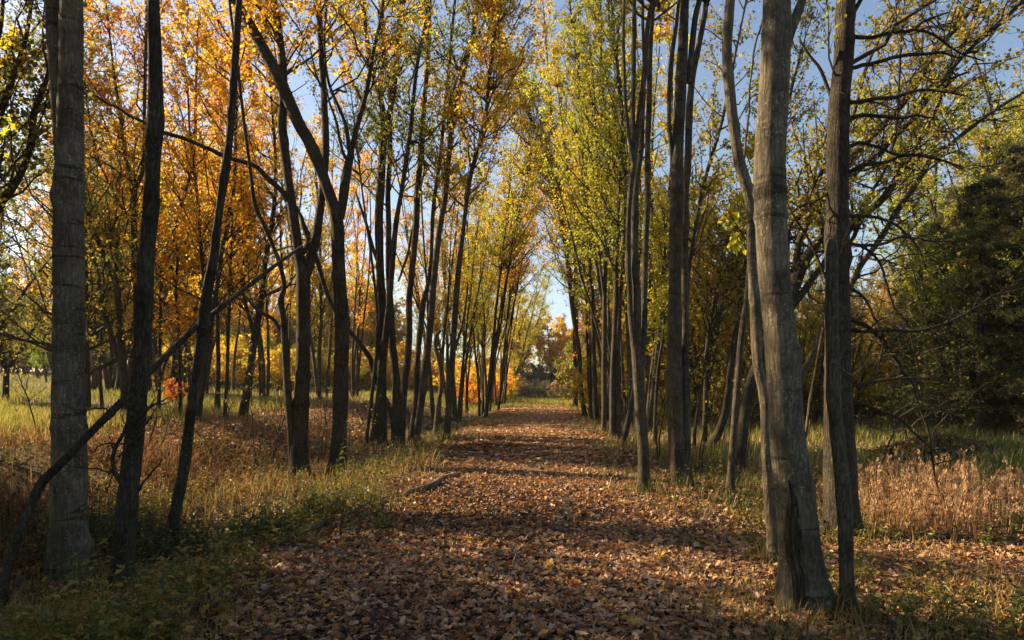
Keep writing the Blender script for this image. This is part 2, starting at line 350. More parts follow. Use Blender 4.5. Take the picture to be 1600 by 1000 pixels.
def stem3d(pts, Yb, lean, spacing, drop=0.0):
    z0 = at(pts[0][0], pts[0][1], Yb)[2]; out = []
    for px, py, w in pts:
        z = at(px, py, Yb)[2]; Y = Yb+lean*(z-z0); out.append([*at(px, py, Y), w/2/F*Y])
    if drop: out.insert(0, [out[0][0]-(out[1][0]-out[0][0])*0.1, out[0][1], out[0][2]-drop, out[0][3]*1.08])
    S = spline(out, spacing); return S[:, :3], np.maximum(S[:, 3], 0.004)
def extend(P, Rr, H, rng, spacing):
    """carry a stem on above the picture, thinning to its tip"""
    d = unit(P[-1]-P[-4 if len(P) > 4 else 0]); L = min(Rr[-1]*95, max(H-P[-1][2], 0.4)); n = max(3, int(L/max(spacing, 0.3)))
    p = P[-1].copy(); ps = []; rs = []
    for i in range(n):
        d = unit(d+np.array([0, 0, 0.03])+rng.normal(size=3)*0.035); p = p+d*L/n; ps.append(p); rs.append(Rr[-1]*(1-(i+1)/n)+0.006)
    return np.vstack([P, ps]), np.concatenate([Rr, rs])
def stem_mesh(P, Rr, base, mat, parent, rng, seg, flare=0.0, name="trunk", rough=0.05):
    h = P[:, 2]-P[0, 2]; ph = rng.uniform(0, 6.28, 8); kn = rng.random(len(P))
    knob = 1+0.10*(np.convolve((kn > 0.9).astype(float), [0.5, 1, 0.5], 'same'))*rng.random(len(P))
    bumps = [(rng.uniform(0, max(h.max(), 0.1)), rng.uniform(0, 6.28), rng.uniform(0.08, 0.32), rng.uniform(0.05, 0.11)) for _ in range(int(min(h.max()*1.6, 26)))] if seg >= 12 else []
    def rf(rr, th):
        a = th[None, None, :]; hh = h[None, :, None]
        bp = 0
        for zz, aa, am, wz in bumps: bp = bp+am*np.exp(-((hh-zz)/wz)**2-((np.angle(np.exp(1j*(a-aa))))/0.4)**2)
        n = np.sin(2*a+ph[0]+hh*1.7)*0.5+np.sin(3*a+ph[1]-hh*2.3)*0.5+np.sin(5*a+ph[2]+hh*4.1)*0.3+np.sin(hh*9+ph[3]+2*a)*0.25+np.sin(hh*23+ph[6]+a)*0.15
        fl = 1+flare*np.exp(-np.maximum(hh-0.25, 0)/0.17)*(1+0.55*np.sin(3*a+ph[4])+0.4*np.sin(5*a+ph[5]))
        return rr*(1+rough*n+bp)*fl*knob[None, :, None]
    mb = MB(); tubes(mb, (P-base)[None], Rr[None], seg, 0, rfun=rf)
    return mb.build(name, mat, parent, smooth=True)

SEED = [100]; BASES = []
def tree(name, label, stems, mat=None, color=(0.3, 0.3, 0.03), H=15, zc=None, n1=50, L1=3.0, n2=8, nl=14, leaf=0.077, leans=None, limbs=(), group=None,
         flare=0.45, el=(22, 62), leafless=0.0, limb_twigs=0, Yb=None, cat="tree", ext=True, down=0.0, dead=False, zc_leaf=None):
    SEED[0] += 1; rng = R(SEED[0]); mat = mat or M_DARK
    b = hit(stems[0][0][0], stems[0][0][1])
    if Yb is None: Yb = b[1]
    base = at(stems[0][0][0], stems[0][0][1], Yb)
    root = empty(name, base, label, cat, group); BASES.append((base[0], base[1], stems[0][0][2]/2/F*Yb))
    sp = 0.06 if Yb < 8 else (0.12 if Yb < 14 else 0.35); seg = 28 if Yb < 8 else (16 if Yb < 14 else 9)
    lines = []
    for i, s in enumerate(stems):
        ground = s[0][1] > HOR+15
        ln = (leans[i] if leans else (0.0 if i == 0 else float(rng.uniform(-0.1, 0.1))))
        P, Rr = stem3d(s, Yb, ln, sp, 0.35 if ground else 0)
        if ext and s[-1][1] < 330: P, Rr = extend(P, Rr, H, rng, sp)
        lines.append((P, Rr)); stem_mesh(P, Rr, base, mat, root, rng, seg, flare if ground else 0)
    ll = []
    for li in limbs:
        dy, ln, pts = li
        P, Rr = stem3d(pts, Yb+dy, ln, sp)
        jit = np.stack([np.convolve(rng.normal(size=len(P)+4), [.3, .4, .3, .2, .1], 'valid') for _ in range(3)], -1)*0.022*min(1.0, Yb/9); jit[:2] = 0; P = P+jit
        stem_mesh(P, Rr, base, mat, root, rng, 8, 0, "limb", 0.06); ll.append((P, Rr))
    mb = MB(); zc = zc if zc is not None else 5.5
    crown_branches(mb, rng, lines, zc, n1, L1, el, n2, nl, leaf, leafless=leafless, down=down, zc_leaf=zc_leaf)
    if ll and limb_twigs: crown_branches(mb, rng, ll, -5, limb_twigs, 1.25, (-40, 50), 7, 0, leaf, tr=0.0035)
    if mb.n:
        mb.v = [v-base for v in mb.v]
        c = mb.build("crown", [M_TWIG, M_LEAF], root); c.color = (*color, 1)
    return root

def scar(root, label, pts, Yb, mat, h0, h1, ac, hw, seed):
    """torn bark lying on a trunk: a rough strip round part of its girth"""
    rng = R(seed); P, Rr = stem3d(pts, Yb, 0, 0.05); base = at(pts[0][0], pts[0][1], Yb); z = P[:, 2]-base[2]; k = (z >= h0) & (z <= h1); P, Rr, z = P[k], Rr[k], z[k]
    n, m = len(P), 13; t = (z-h0)/(h1-h0); w = hw*(np.sin(math.pi*np.clip(t*0.9+0.1, 0, 1))**0.8)*(1+0.2*np.convolve(rng.normal(size=n), np.ones(3)/3, 'same'))
    u = np.linspace(-1, 1, m); a = ac+w[:, None]*u+0.1*np.sin(t*9)[:, None]; edge = 1-np.abs(u)**3
    r = Rr[:, None]*1.07-0.008+edge*0.018+np.repeat(rng.normal(size=(1, m))*0.012, n, 0)+rng.normal(size=(n, m))*0.004
    V = P[:, None]-base+np.stack([np.cos(a)*r, np.sin(a)*r, np.zeros_like(r)], -1); i = (np.arange(n-1)[:, None]*m+np.arange(m-1)).ravel()
    mb = MB(); mb.add(V.reshape(-1, 3), np.stack([i, i+1, i+m+1, i+m], -1)); o = mb.build("torn_bark", mat, root, smooth=True); o["label"] = label
GOLD = (0.76, 0.49, 0.035); ORANGE = (0.78, 0.42, 0.03); YELGR = (0.54, 0.47, 0.035); GREEN = (0.17, 0.21, 0.03); DKGREEN = (0.05, 0.08, 0.022)
RED = (0.5, 0.09, 0.03); PINK = (0.5, 0.24, 0.10); OLIVE = (0.33, 0.28, 0.035); LIME = (0.38, 0.4, 0.045)
mix2 = lambda a, b, t: tuple(x*(1-t)+y*t for x, y in zip(a, b))
# ---- the trees nearest the path, each measured on its own (stem points: column, row, width in the 1600 x 1000 photograph; the depth comes from where the base meets the ground)
tree("grey_barked_tree", "thick smooth grey trunk with a second stem behind it, leftmost of the large trunks", [
    [(110, 905, 58), (109, 840, 52), (108, 750, 51), (107, 600, 46), (108, 450, 42), (108, 300, 41), (109, 180, 37), (111, 90, 34), (112, 0, 32)],
    [(98, 330, 12), (91, 200, 16), (88, 120, 20), (84, 50, 22), (83, 0, 22)]], M_GREY, ORANGE, H=15, zc=6.0, n1=45, leans=[0, 0.06],
    limbs=[(0.1, 0.05, [(95, 130, 8), (82, 75, 7), (75, 45, 6), (70, 38, 4)])])
tree("slender_tree", "slender dark trunk with dead splintered branches at its waist, second from the left edge", [
    [(190, 925, 40), (194, 870, 31), (198, 800, 30), (208, 700, 28), (217, 600, 26), (225, 500, 25), (229, 400, 24), (236, 325, 23), (239, 250, 22), (243, 190, 25), (243, 160, 22), (242, 100, 20), (239, 0, 18)]],
    M_DARK, GOLD, H=14, zc=6.0, n1=40,
    limbs=[(-0.12, -0.1, [(196, 760, 9), (180, 742, 8), (176, 715, 7), (186, 690, 6), (200, 660, 5), (222, 635, 3)]),
           (0.05, 0.1, [(213, 772, 4), (225, 755, 4), (240, 735, 3), (253, 716, 2)]),
           (-0.1, -0.1, [(210, 690, 5), (222, 660, 4), (238, 635, 3), (262, 622, 2)])], limb_twigs=10)
tree("leaning_slender_tree", "thin trunk leaning to the right with a long fallen branch lodged behind it", [
    [(263, 862, 22), (276, 790, 17), (289, 720, 17), (297, 650, 15), (304, 600, 14), (311, 550, 14), (318, 500, 16), (325, 450, 16), (334, 400, 14), (343, 325, 12), (351, 272, 14), (359, 210, 11), (367, 100, 11), (374, 0, 9)]],
    M_DARK, GOLD, H=13, zc=6.0, n1=34)
tree("double_trunk_tree", "dark trunk splitting into an upright pair at mid height, left of the big forked tree", [
    [(467, 745, 30), (467, 700, 26), (471, 650, 23), (473, 560, 22), (474, 480, 21), (474, 430, 21), (468, 400, 15), (460, 350, 15), (453, 300, 14), (449, 268, 14), (441, 200, 14), (443, 150, 13), (440, 80, 11), (429, 0, 9)],
    [(475, 435, 17), (484, 412, 15), (493, 375, 14), (501, 320, 12), (507, 270, 11), (509, 220, 11), (506, 150, 10), (502, 75, 9), (497, 0, 9)],
    [(460, 735, 14), (452, 640, 12), (447, 570, 11), (443, 500, 10), (438, 470, 9), (444, 448, 7), (437, 412, 7), (427, 385, 6), (412, 350, 6), (398, 318, 6), (389, 250, 5), (380, 180, 5), (366, 60, 4)]],
    M_DARK, GOLD, H=16, zc=7.0, n1=90, L1=3.0, nl=12, leans=[0, 0.05, -0.05],
    limbs=[(0, -0.2, [(449, 314, 9), (440, 298, 8), (420, 280, 8), (400, 262, 7), (375, 252, 7), (350, 242, 7), (322, 230, 6), (300, 222, 6), (278, 213, 6), (255, 207, 6), (230, 192, 5), (205, 182, 4), (178, 166, 4), (150, 152, 3), (128, 144, 3)]),
           (0, 0.1, [(438, 514, 7), (425, 500, 6), (405, 487, 5), (385, 464, 4), (370, 455, 3)]),
           (0, 0.3, [(470, 400, 8), (482, 380, 8), (474, 350, 7), (466, 333, 6), (452, 312, 5)])], limb_twigs=14)
tree("forked_tree", "heavy dark trunk forking into a thick limb swept left and a snapped stub", [
    [(527, 745, 32), (529, 700, 25), (533, 600, 23), (534, 500, 21), (531, 450, 20), (529, 400, 20), (527, 350, 21), (522, 325, 19), (508, 285, 17), (496, 250, 18), (480, 215, 18), (468, 195, 18), (448, 150, 18), (427, 105, 18), (405, 65, 17), (385, 30, 16), (366, 0, 15)],
    [(530, 340, 16), (535, 320, 14), (540, 280, 14), (546, 250, 12), (550, 232, 8)],
    [(547, 245, 7), (541, 200, 6), (530, 170, 5), (517, 140, 5), (510, 110, 4), (507, 60, 3), (510, 0, 3)]],
    M_DARK, GOLD, H=15, zc=7.2, n1=60, nl=12, leans=[0, 0.05, 0.05],
    limbs=[(0, -0.1, [(543, 250, 5), (536, 237, 5), (525, 187, 4), (515, 155, 3), (505, 110, 2)])])
tree("many_stemmed_tree", "clump of crossing dark stems fanning upward just right of the big forked tree", [
    [(597, 698, 15), (597, 600, 14), (597, 525, 15), (596, 475, 15), (594, 425, 13), (592, 350, 13), (594, 300, 13), (597, 250, 12), (600, 200, 12), (597, 162, 8), (585, 125, 7), (575, 75, 7), (570, 25, 6), (569, 0, 6)],
    [(600, 205, 9), (612, 162, 9), (617, 112, 10), (622, 62, 11), (626, 25, 10), (629, 0, 9)],
    [(582, 697, 11), (592, 625, 11), (600, 550, 12), (605, 500, 11), (610, 450, 9), (615, 387, 9), (620, 340, 8), (626, 307, 7), (635, 250, 7), (642, 200, 6), (644, 175, 6), (652, 100, 6), (662, 50, 5), (671, 0, 5)],
    [(571, 698, 6), (580, 625, 6), (586, 575, 6), (590, 525, 5), (588, 470, 4), (580, 400, 4), (570, 330, 3), (560, 250, 3)],
    [(622, 690, 15), (620, 625, 14), (617, 575, 13), (612, 525, 12), (610, 475, 10), (607, 425, 9), (607, 350, 9), (606, 300, 8), (609, 250, 7), (610, 200, 6), (607, 130, 5), (600, 60, 4), (598, 0, 3)],
    [(617, 672, 10), (610, 640, 8), (586, 592, 9), (579, 562, 9), (562, 537, 8), (544, 515, 7), (520, 480, 7), (507, 447, 7), (497, 412, 7), (486, 375, 6), (475, 350, 5), (465, 332, 4)]],
    M_DARK, mix2(YELGR, GREEN, .5), H=17, zc=6.6, n1=160, L1=3.0, nl=12, leans=[0, 0.05, -0.04, -0.06, 0.06, 0.08],
    limbs=[(0, 0.1, [(596, 200, 5), (575, 172, 5), (555, 137, 5), (540, 105, 4), (522, 67, 4), (512, 37, 3), (508, 0, 3)]),
           (0, 0, [(592, 412, 6), (584, 392, 6), (576, 360, 5), (566, 330, 4), (556, 300, 3)]),
           (0, 0, [(597, 150, 4), (599, 75, 4), (596, 0, 3)])])
tree("slender_tree", "straight sunlit-edged stem between the crossing clump and a leaning pair", [
    [(626, 693, 13), (632, 600, 11), (636, 575, 11), (639, 525, 11), (639, 475, 10), (641, 450, 10), (646, 400, 10), (650, 350, 10), (652, 300, 10), (656, 262, 9), (660, 200, 8), (666, 125, 7), (670, 62, 6), (672, 0, 5)]],
    M_TAN, mix2(YELGR, GREEN, .5), H=17, zc=7.0, n1=36, nl=12, limbs=[(0, 0, [(622, 440, 3), (630, 420, 4), (638, 395, 4), (642, 370, 4), (646, 350, 4)])])
tree("twin_stemmed_tree", "two stems from one foot leaning right beside the path, a dark behind a lighter", [
    [(648, 695, 15), (657, 637, 12), (664, 575, 12), (672, 512, 11), (677, 450, 10), (682, 400, 10), (687, 355, 9), (695, 312, 9), (700, 262, 8), (706, 200, 8), (711, 187, 8), (717, 145, 8), (727, 105, 7), (740, 50, 7), (747, 0, 6)],
    [(642, 692, 10), (650, 625, 10), (651, 575, 9), (657, 512, 9), (662, 470, 8), (669, 445, 7), (674, 400, 6), (677, 325, 6), (684, 275, 6), (690, 225, 6), (692, 200, 6), (700, 125, 5), (705, 62, 5), (711, 0, 4)],
    [(700, 200, 6), (703, 160, 5), (715, 120, 4), (730, 80, 4), (750, 50, 4), (768, 0, 3)]],
    M_TAN, mix2(YELGR, GREEN, .5), H=17, zc=6.6, n1=110, L1=2.8, nl=12, leans=[0, 0.06, 0])
tree("slender_tree", "slim bent stem leaning right, last single trunk before the far left row", [
    [(698, 690, 11), (702, 625, 10), (706, 575, 10), (710, 512, 9), (714, 450, 9), (719, 400, 8), (725, 350, 7), (731, 300, 7), (738, 262, 7), (748, 232, 7), (755, 200, 6), (762, 150, 5), (770, 62, 5), (772, 37, 4), (770, 0, 4)],
    [(772, 45, 4), (777, 30, 4), (785, 15, 3), (793, 0, 3)]], M_TAN, GOLD, H=17, zc=6.4, n1=150, L1=2.8, nl=20,
    limbs=[(0, 0.1, [(711, 545, 4), (718, 525, 4), (725, 500, 3), (729, 475, 3), (732, 445, 2)])])
tree("snag", "short twisted rust brown snag without a top between two slim trunks", [
    [(681, 682, 9), (684, 637, 7), (690, 600, 8), (687, 567, 8), (681, 545, 7), (681, 525, 6), (688, 515, 4)]], M_DEAD, zc=99, n1=0, ext=False, cat="dead tree")
# left edge and the bank behind it
tree("leaning_tree", "dark tree bowing in from the left edge, its limbs rising toward the grey trunk", [
    [(-150, 800, 30), (-90, 560, 22), (-50, 430, 17), (-20, 370, 14), (0, 320, 12), (15, 300, 11), (32, 272, 10), (45, 237, 9), (55, 175, 8), (65, 142, 8), (75, 115, 6), (78, 60, 4), (74, 0, 3)],
    [(-75, 500, 14), (-40, 320, 12), (-12, 215, 11), (0, 180, 10), (12, 145, 9), (22, 112, 8), (32, 87, 7), (42, 50, 6), (50, 0, 5)],
    [(-50, 300, 9), (-20, 120, 8), (0, 50, 6), (5, 0, 5)]], M_DARK, (0.17, 0.165, 0.03), H=13, zc=3.5, n1=60, L1=2.6, nl=12, Yb=11.0)
tree("branching_tree", "multi-limbed dark tree on the bank seen between the grey trunk and the slender one", [
    [(195, 655, 12), (194, 600, 11), (190, 550, 11), (187, 500, 9), (184, 450, 9), (180, 440, 8), (172, 420, 8), (160, 392, 8), (147, 362, 7), (135, 335, 6), (128, 290, 4)],
    [(190, 572, 9), (180, 545, 8), (172, 517, 8), (166, 500, 8), (160, 487, 8), (155, 440, 7), (145, 400, 6), (130, 350, 5), (124, 300, 4)],
    [(186, 500, 6), (181, 450, 6), (183, 400, 6), (184, 375, 4)]], M_DARK, OLIVE, H=12, zc=3.2, n1=70, L1=3.0, nl=15)
tree("young_tree", "thin crooked sapling on the bank right of the grey trunk", [
    [(160, 648, 6), (157, 600, 5), (155, 555, 5), (153, 525, 4), (140, 510, 4), (132, 495, 3), (128, 470, 3)],
    [(153, 530, 4), (148, 500, 3), (152, 450, 3), (150, 400, 2)]], M_DARK, OLIVE, H=8, zc=2.2, n1=26, L1=1.8, nl=12)
tree("slender_tree", "dim mossy trunk half hidden behind the right side of the grey trunk", [
    [(137, 650, 12), (135, 575, 10), (133, 500, 9), (133, 400, 8), (130, 300, 6), (128, 200, 5)]], M_DARK, (0.17, 0.165, 0.03), H=12, zc=1.6, n1=110, L1=4.6, nl=12, el=(-10, 40))
tree("forked_tree", "tall orange-leaved tree forking high up just left of the second slender trunk", [
    [(218, 657, 11), (215, 560, 9), (212, 437, 9), (210, 375, 9), (210, 325, 9), (211, 295, 8), (222, 270, 6), (225, 225, 5), (226, 150, 5), (228, 60, 4), (229, 0, 3)],
    [(211, 300, 6), (206, 280, 6), (200, 262, 6), (192, 225, 5), (188, 180, 5), (180, 130, 4), (172, 60, 3)],
    [(210, 345, 5), (190, 325, 4), (175, 295, 4), (160, 265, 3), (150, 245, 3), (140, 190, 3)]], M_DARK, ORANGE, H=14, zc=4.0, n1=95, L1=3.0, nl=15)
tree("slender_tree", "thin straight stem by a small red bush on the leaf covered bank", [
    [(282, 652, 6), (281, 600, 5), (280, 537, 5), (276, 487, 4), (275, 440, 4), (278, 400, 4), (271, 370, 4)],
    ], M_DARK, ORANGE, H=9, zc=2.6, n1=30, L1=1.6, nl=10)
tree("curved_tree", "curving slim tree with gold leaves right of the second slender trunk", [
    [(248, 648, 6), (250, 540, 5), (252, 445, 5), (260, 412, 5), (271, 370, 5), (282, 325, 5), (297, 275, 5), (300, 262, 5), (304, 225, 5), (306, 150, 4), (308, 60, 3)]], M_DARK, GOLD, H=13, zc=3.8, n1=66, L1=2.6, nl=15)
tree("slender_tree", "dark trunk close behind the leaning thin trunk on the leafy bank", [
    [(309, 661, 10), (316, 600, 9), (322, 550, 9), (332, 487, 8), (340, 442, 7), (347, 387, 6), (355, 360, 6), (362, 320, 5), (367, 275, 5), (368, 200, 4), (371, 60, 3)],
    [(322, 545, 6), (322, 480, 5), (317, 425, 5), (312, 362, 5), (310, 325, 5), (304, 270, 4), (296, 200, 3)]], M_DARK, ORANGE, H=13, zc=3.6, n1=90, L1=2.8, nl=15)
tree("slender_tree", "upright stem behind the leaning thin trunk where the lodged branch crosses", [
    [(339, 642, 9), (341, 575, 7), (340, 512, 6), (339, 450, 5), (345, 380, 5), (350, 300, 4), (346, 200, 3)]], M_DARK, GOLD, H=13, zc=3.6, n1=70, L1=2.6, nl=15)
tree("slender_tree", "thin dark pole of a tree beside the stout leaning trunk on the bank", [
    [(351, 657, 6), (355, 575, 5), (359, 450, 5), (362, 362, 4), (367, 275, 4), (370, 200, 3)]], M_DARK, ORANGE, H=12, zc=4, n1=60, L1=2.6, nl=15)
tree("leaning_tree", "stout dark trunk leaning right on the sunlit orange bank", [
    [(378, 658, 16), (388, 600, 12), (397, 530, 11), (405, 490, 11), (411, 455, 9), (413, 420, 8), (420, 380, 7), (428, 330, 6), (431, 260, 5), (424, 150, 4)],
    [(398, 525, 6), (385, 480, 5), (378, 440, 5), (386, 380, 4), (392, 330, 3)]], M_DARK, GOLD, H=14, zc=3.4, n1=100, L1=3.0, nl=15)
tree("slender_tree", "pale thin trunk standing in the sunlit grass between the two heaviest left trunks", [
    [(499, 630, 6), (499, 550, 6), (502, 500, 5), (501, 450, 5), (500, 380, 4), (496, 300, 4)]], M_TAN, GOLD, H=14, zc=3.6, n1=80, L1=2.8, nl=15)
# right of the path
BIG = tree("big_grey_tree", "largest trunk, smooth pale grey, leaning left and forking near the top", [
    [(1258, 950, 84), (1252, 880, 66), (1245, 800, 59), (1236, 730, 57), (1231, 700, 55), (1224, 600, 50), (1217, 500, 47), (1212, 450, 47), (1208, 400, 48), (1204, 325, 46), (1203, 250, 46), (1207, 180, 44), (1211, 100, 44), (1213, 50, 43), (1213, 0, 40)],
    [(1228, 75, 14), (1236, 50, 13), (1245, 25, 13), (1254, 0, 12)]], M_GREY, OLIVE, H=14, zc=6.2, n1=40, nl=8, leans=[0, 0.04], flare=0.18)
BP = [(1258, 950, 84), (1252, 880, 66), (1245, 800, 59), (1236, 730, 57), (1231, 700, 55)]
scar(BIG, "dark torn bark at the foot", BP, hit(1258, 950)[1], M_DARK, 0.04, 0.95, math.radians(-125), 0.5, 7)
tree("bent_tree", "grey trunk close behind the largest trunk, elbowing out to its left at mid height", [
    [(1214, 885, 26), (1203, 780, 18), (1198, 700, 16), (1195, 625, 15), (1185, 575, 15), (1182, 537, 16), (1180, 475, 16), (1177, 437, 16), (1175, 387, 16), (1174, 325, 16), (1167, 295, 17), (1157, 262, 17), (1151, 230, 16), (1145, 187, 16), (1140, 137, 16), (1136, 87, 15), (1137, 50, 15), (1141, 0, 14)]],
    M_GREY, OLIVE, H=13, zc=6.0, n1=36, nl=8, limbs=[(0, 0.1, [(1180, 330, 5), (1165, 250, 4), (1172, 140, 3), (1185, 60, 3), (1200, 0, 2)])])
tree("broken_topped_tree", "slim pale trunk in front of the dark right hand trunk, snapped off at mid height", [
    [(1328, 968, 28), (1323, 900, 22), (1320, 800, 23), (1316, 750, 23), (1310, 700, 20), (1305, 650, 19), (1303, 600, 20), (1300, 500, 19), (1300, 450, 19), (1301, 390, 17), (1302, 374, 12)]],
    M_TAN, OLIVE, zc=99, n1=0, ext=False, flare=0.1)
H1 = lambda dy, *p: (dy, 0.0, list(p))
tree("many_limbed_tree", "straight dark trunk with broad flared foot and bare level limbs, rightmost large trunk", [
    [(1318, 840, 58), (1314, 780, 50), (1312, 700, 46), (1310, 600, 39), (1308, 500, 37), (1308, 450, 36), (1308, 375, 34), (1309, 300, 31), (1310, 200, 31), (1312, 150, 30), (1317, 100, 29), (1320, 50, 28), (1322, 0, 26)]],
    M_DARK, OLIVE, H=14, zc=5.0, n1=40, nl=6, flare=0.3, limb_twigs=150, limbs=[
    (0, 0.3, [(1330, 57, 7), (1360, 59, 6), (1395, 51, 5), (1425, 47, 5), (1445, 32, 4), (1482, 17, 3)]),
    (-0.1, -0.2, [(1425, 47, 4), (1440, 47, 4), (1470, 65, 4), (1500, 82, 3), (1537, 97, 2)]),
    (0, 0.2, [(1328, 107, 7), (1360, 100, 6), (1395, 92, 6), (1430, 87, 5), (1465, 84, 4), (1500, 92, 2)]),
    (0, -0.2, [(1322, 162, 7), (1355, 156, 6), (1395, 152, 6), (1425, 142, 5), (1470, 141, 4), (1510, 150, 2)]),
    (0, 0.2, [(1322, 185, 7), (1360, 181, 6), (1400, 185, 5), (1430, 180, 4), (1462, 180, 3)]),
    (0, 0.1, [(1305, 165, 7), (1295, 144, 6), (1282, 112, 5), (1265, 85, 4), (1250, 57, 3)]),
    (0, -0.2, [(1322, 272, 7), (1350, 257, 6), (1387, 250, 5), (1420, 240, 5), (1460, 250, 4), (1500, 262, 3)]),
    (0, 0.2, [(1322, 230, 7), (1345, 225, 6), (1380, 233, 5), (1410, 245, 4), (1440, 240, 3)]),
    (0, -0.1, [(1322, 340, 6), (1360, 335, 5), (1395, 350, 4), (1430, 380, 3), (1450, 420, 2)]),
    (0, 0.1, [(1322, 380, 6), (1370, 385, 5), (1410, 370, 4), (1450, 375, 3), (1500, 378, 2)]),
    (0, -0.3, [(1322, 495, 8), (1350, 508, 7), (1370, 522, 7), (1385, 535, 6), (1397, 557, 6), (1412, 580, 5), (1427, 600, 5), (1432, 620, 4), (1445, 652, 4), (1452, 687, 3), (1458, 720, 3), (1475, 780, 2), (1500, 841, 2)]),
    (0, 0.2, [(1322, 516, 6), (1375, 516, 5), (1420, 516, 5), (1462, 510, 4), (1500, 495, 3), (1550, 465, 3), (1590, 450, 2)]),
    (0, -0.2, [(1325, 627, 6), (1345, 629, 5), (1385, 647, 5), (1412, 662, 4), (1425, 675, 4), (1445, 690, 3), (1470, 715, 2)]),
    (0, 0.3, [(1322, 604, 6), (1362, 600, 5), (1400, 592, 4), (1450, 596, 3), (1500, 605, 2)]),
    (0, -0.1, [(1322, 448, 6), (1345, 460, 5), (1365, 490, 4), (1380, 540, 3), (1370, 590, 2)]),
    (0, -0.3, [(1345, 385, 4), (1368, 400, 4), (1385, 440, 4), (1396, 480, 3), (1415, 500, 3), (1428, 550, 2), (1440, 610, 2)]),
    (0, 0.0, [(1295, 445, 5), (1275, 400, 4), (1250, 355, 4), (1235, 330, 3), (1228, 300, 2)]),
    (0, 0.0, [(1295, 300, 4), (1270, 320, 3), (1250, 322, 3), (1232, 335, 2)])])
tree("spreading_tree", "ragged dark leaning tree whose many limbs sweep up to the right behind the largest trunk", [
    [(1152, 745, 20), (1160, 680, 17), (1168, 620, 17), (1180, 580, 17), (1200, 530, 17), (1222, 490, 18), (1240, 450, 18), (1257, 407, 17), (1285, 372, 14), (1310, 362, 11), (1330, 355, 11), (1350, 335, 11), (1375, 315, 11), (1395, 290, 9), (1407, 265, 8), (1425, 242, 6), (1437, 215, 5), (1450, 200, 5), (1480, 130, 4), (1510, 60, 3)],
    [(1240, 455, 12), (1243, 415, 10), (1250, 375, 10), (1265, 345, 10), (1282, 312, 11), (1305, 280, 14), (1325, 255, 15), (1340, 237, 14), (1362, 212, 13), (1395, 180, 11), (1415, 155, 11), (1432, 130, 11), (1447, 105, 9), (1470, 70, 8), (1495, 42, 8), (1525, 5, 7)],
    [(1285, 372, 10), (1305, 310, 10), (1327, 280, 10), (1350, 257, 9), (1375, 240, 9), (1392, 217, 9), (1425, 187, 7), (1462, 140, 6), (1512, 80, 6), (1562, 37, 6), (1595, 5, 5)],
    [(1230, 475, 8), (1232, 360, 8), (1255, 335, 8), (1270, 305, 8), (1285, 267, 7), (1310, 225, 6), (1335, 175, 5), (1352, 110, 5), (1380, 50, 4), (1405, 0, 3)],
    [(1215, 500, 12), (1240, 475, 12), (1258, 452, 11), (1275, 428, 9), (1290, 412, 9), (1320, 395, 7), (1345, 345, 6), (1362, 300, 5), (1385, 262, 4), (1400, 200, 4), (1405, 130, 3)]],
    M_DARK, OLIVE, H=14, zc=3.2, n1=240, L1=2.2, nl=7, leaf=0.075, leans=[0, 0.12, -0.1, 0.2, -0.15], leafless=0.12, el=(-10, 60))
tree("crooked_tree", "sunlit smooth limb-like trunk rising to the right from behind the largest trunk to the evergreens", [
    [(1236, 660, 12), (1252, 592, 10), (1265, 562, 9), (1277, 537, 8), (1287, 510, 8), (1307, 475, 8), (1330, 445, 8), (1345, 415, 9), (1362, 392, 8), (1380, 367, 8), (1392, 345, 8), (1415, 310, 9), (1432, 287, 8), (1445, 265, 8), (1462, 237, 7), (1482, 227, 6), (1510, 205, 6), (1527, 192, 6), (1555, 172, 5), (1590, 150, 4)]],
    M_TAN, OLIVE, H=9, zc=2.0, n1=60, L1=1.7, nl=2, leafless=0.75, el=(-30, 45), Yb=12.5, down=0.1)
tree("dead_pole", "thin bare pole leaning right between the two largest right hand trunks", [
    [(1240, 770, 6), (1259, 675, 5), (1267, 620, 5), (1275, 575, 4), (1280, 545, 4), (1286, 512, 3)]], M_DEAD, zc=99, n1=0, ext=False, Yb=8.6, cat="dead tree")
tree("young_tree", "thin pale sunlit pole of a tree at the verge left of the largest trunk", [
    [(1140, 787, 15), (1145, 700, 11), (1152, 600, 10), (1160, 512, 9), (1167, 462, 8), (1170, 420, 7), (1173, 380, 5), (1178, 300, 3)]], M_TAN, YELGR, H=5, zc=3.2, n1=12, L1=1.2, nl=8)
tree("twin_trunk_tree", "thick straight trunk with a thinner one fused behind it, right of the path", [
    [(1060, 760, 29), (1057, 700, 25), (1055, 650, 24), (1054, 600, 23), (1054, 500, 21), (1055, 400, 20), (1057, 325, 20), (1059, 225, 18), (1063, 150, 18), (1067, 75, 16), (1070, 0, 13)],
    [(1074, 756, 15), (1071, 600, 12), (1070, 450, 11), (1071, 325, 10), (1073, 287, 9), (1075, 250, 11), (1077, 175, 11), (1082, 120, 10), (1091, 75, 9), (1100, 30, 8), (1104, 0, 8)],
    [(1051, 250, 7), (1046, 200, 6), (1046, 150, 7), (1050, 87, 7), (1057, 37, 6), (1061, 0, 5)],
    [(1077, 130, 8), (1080, 85, 9), (1086, 30, 9), (1093, 0, 8)]],
    M_TAN, OLIVE, H=16, zc=7.3, n1=64, L1=2.8, nl=11, leans=[0, 0.05, -0.05, 0.02])
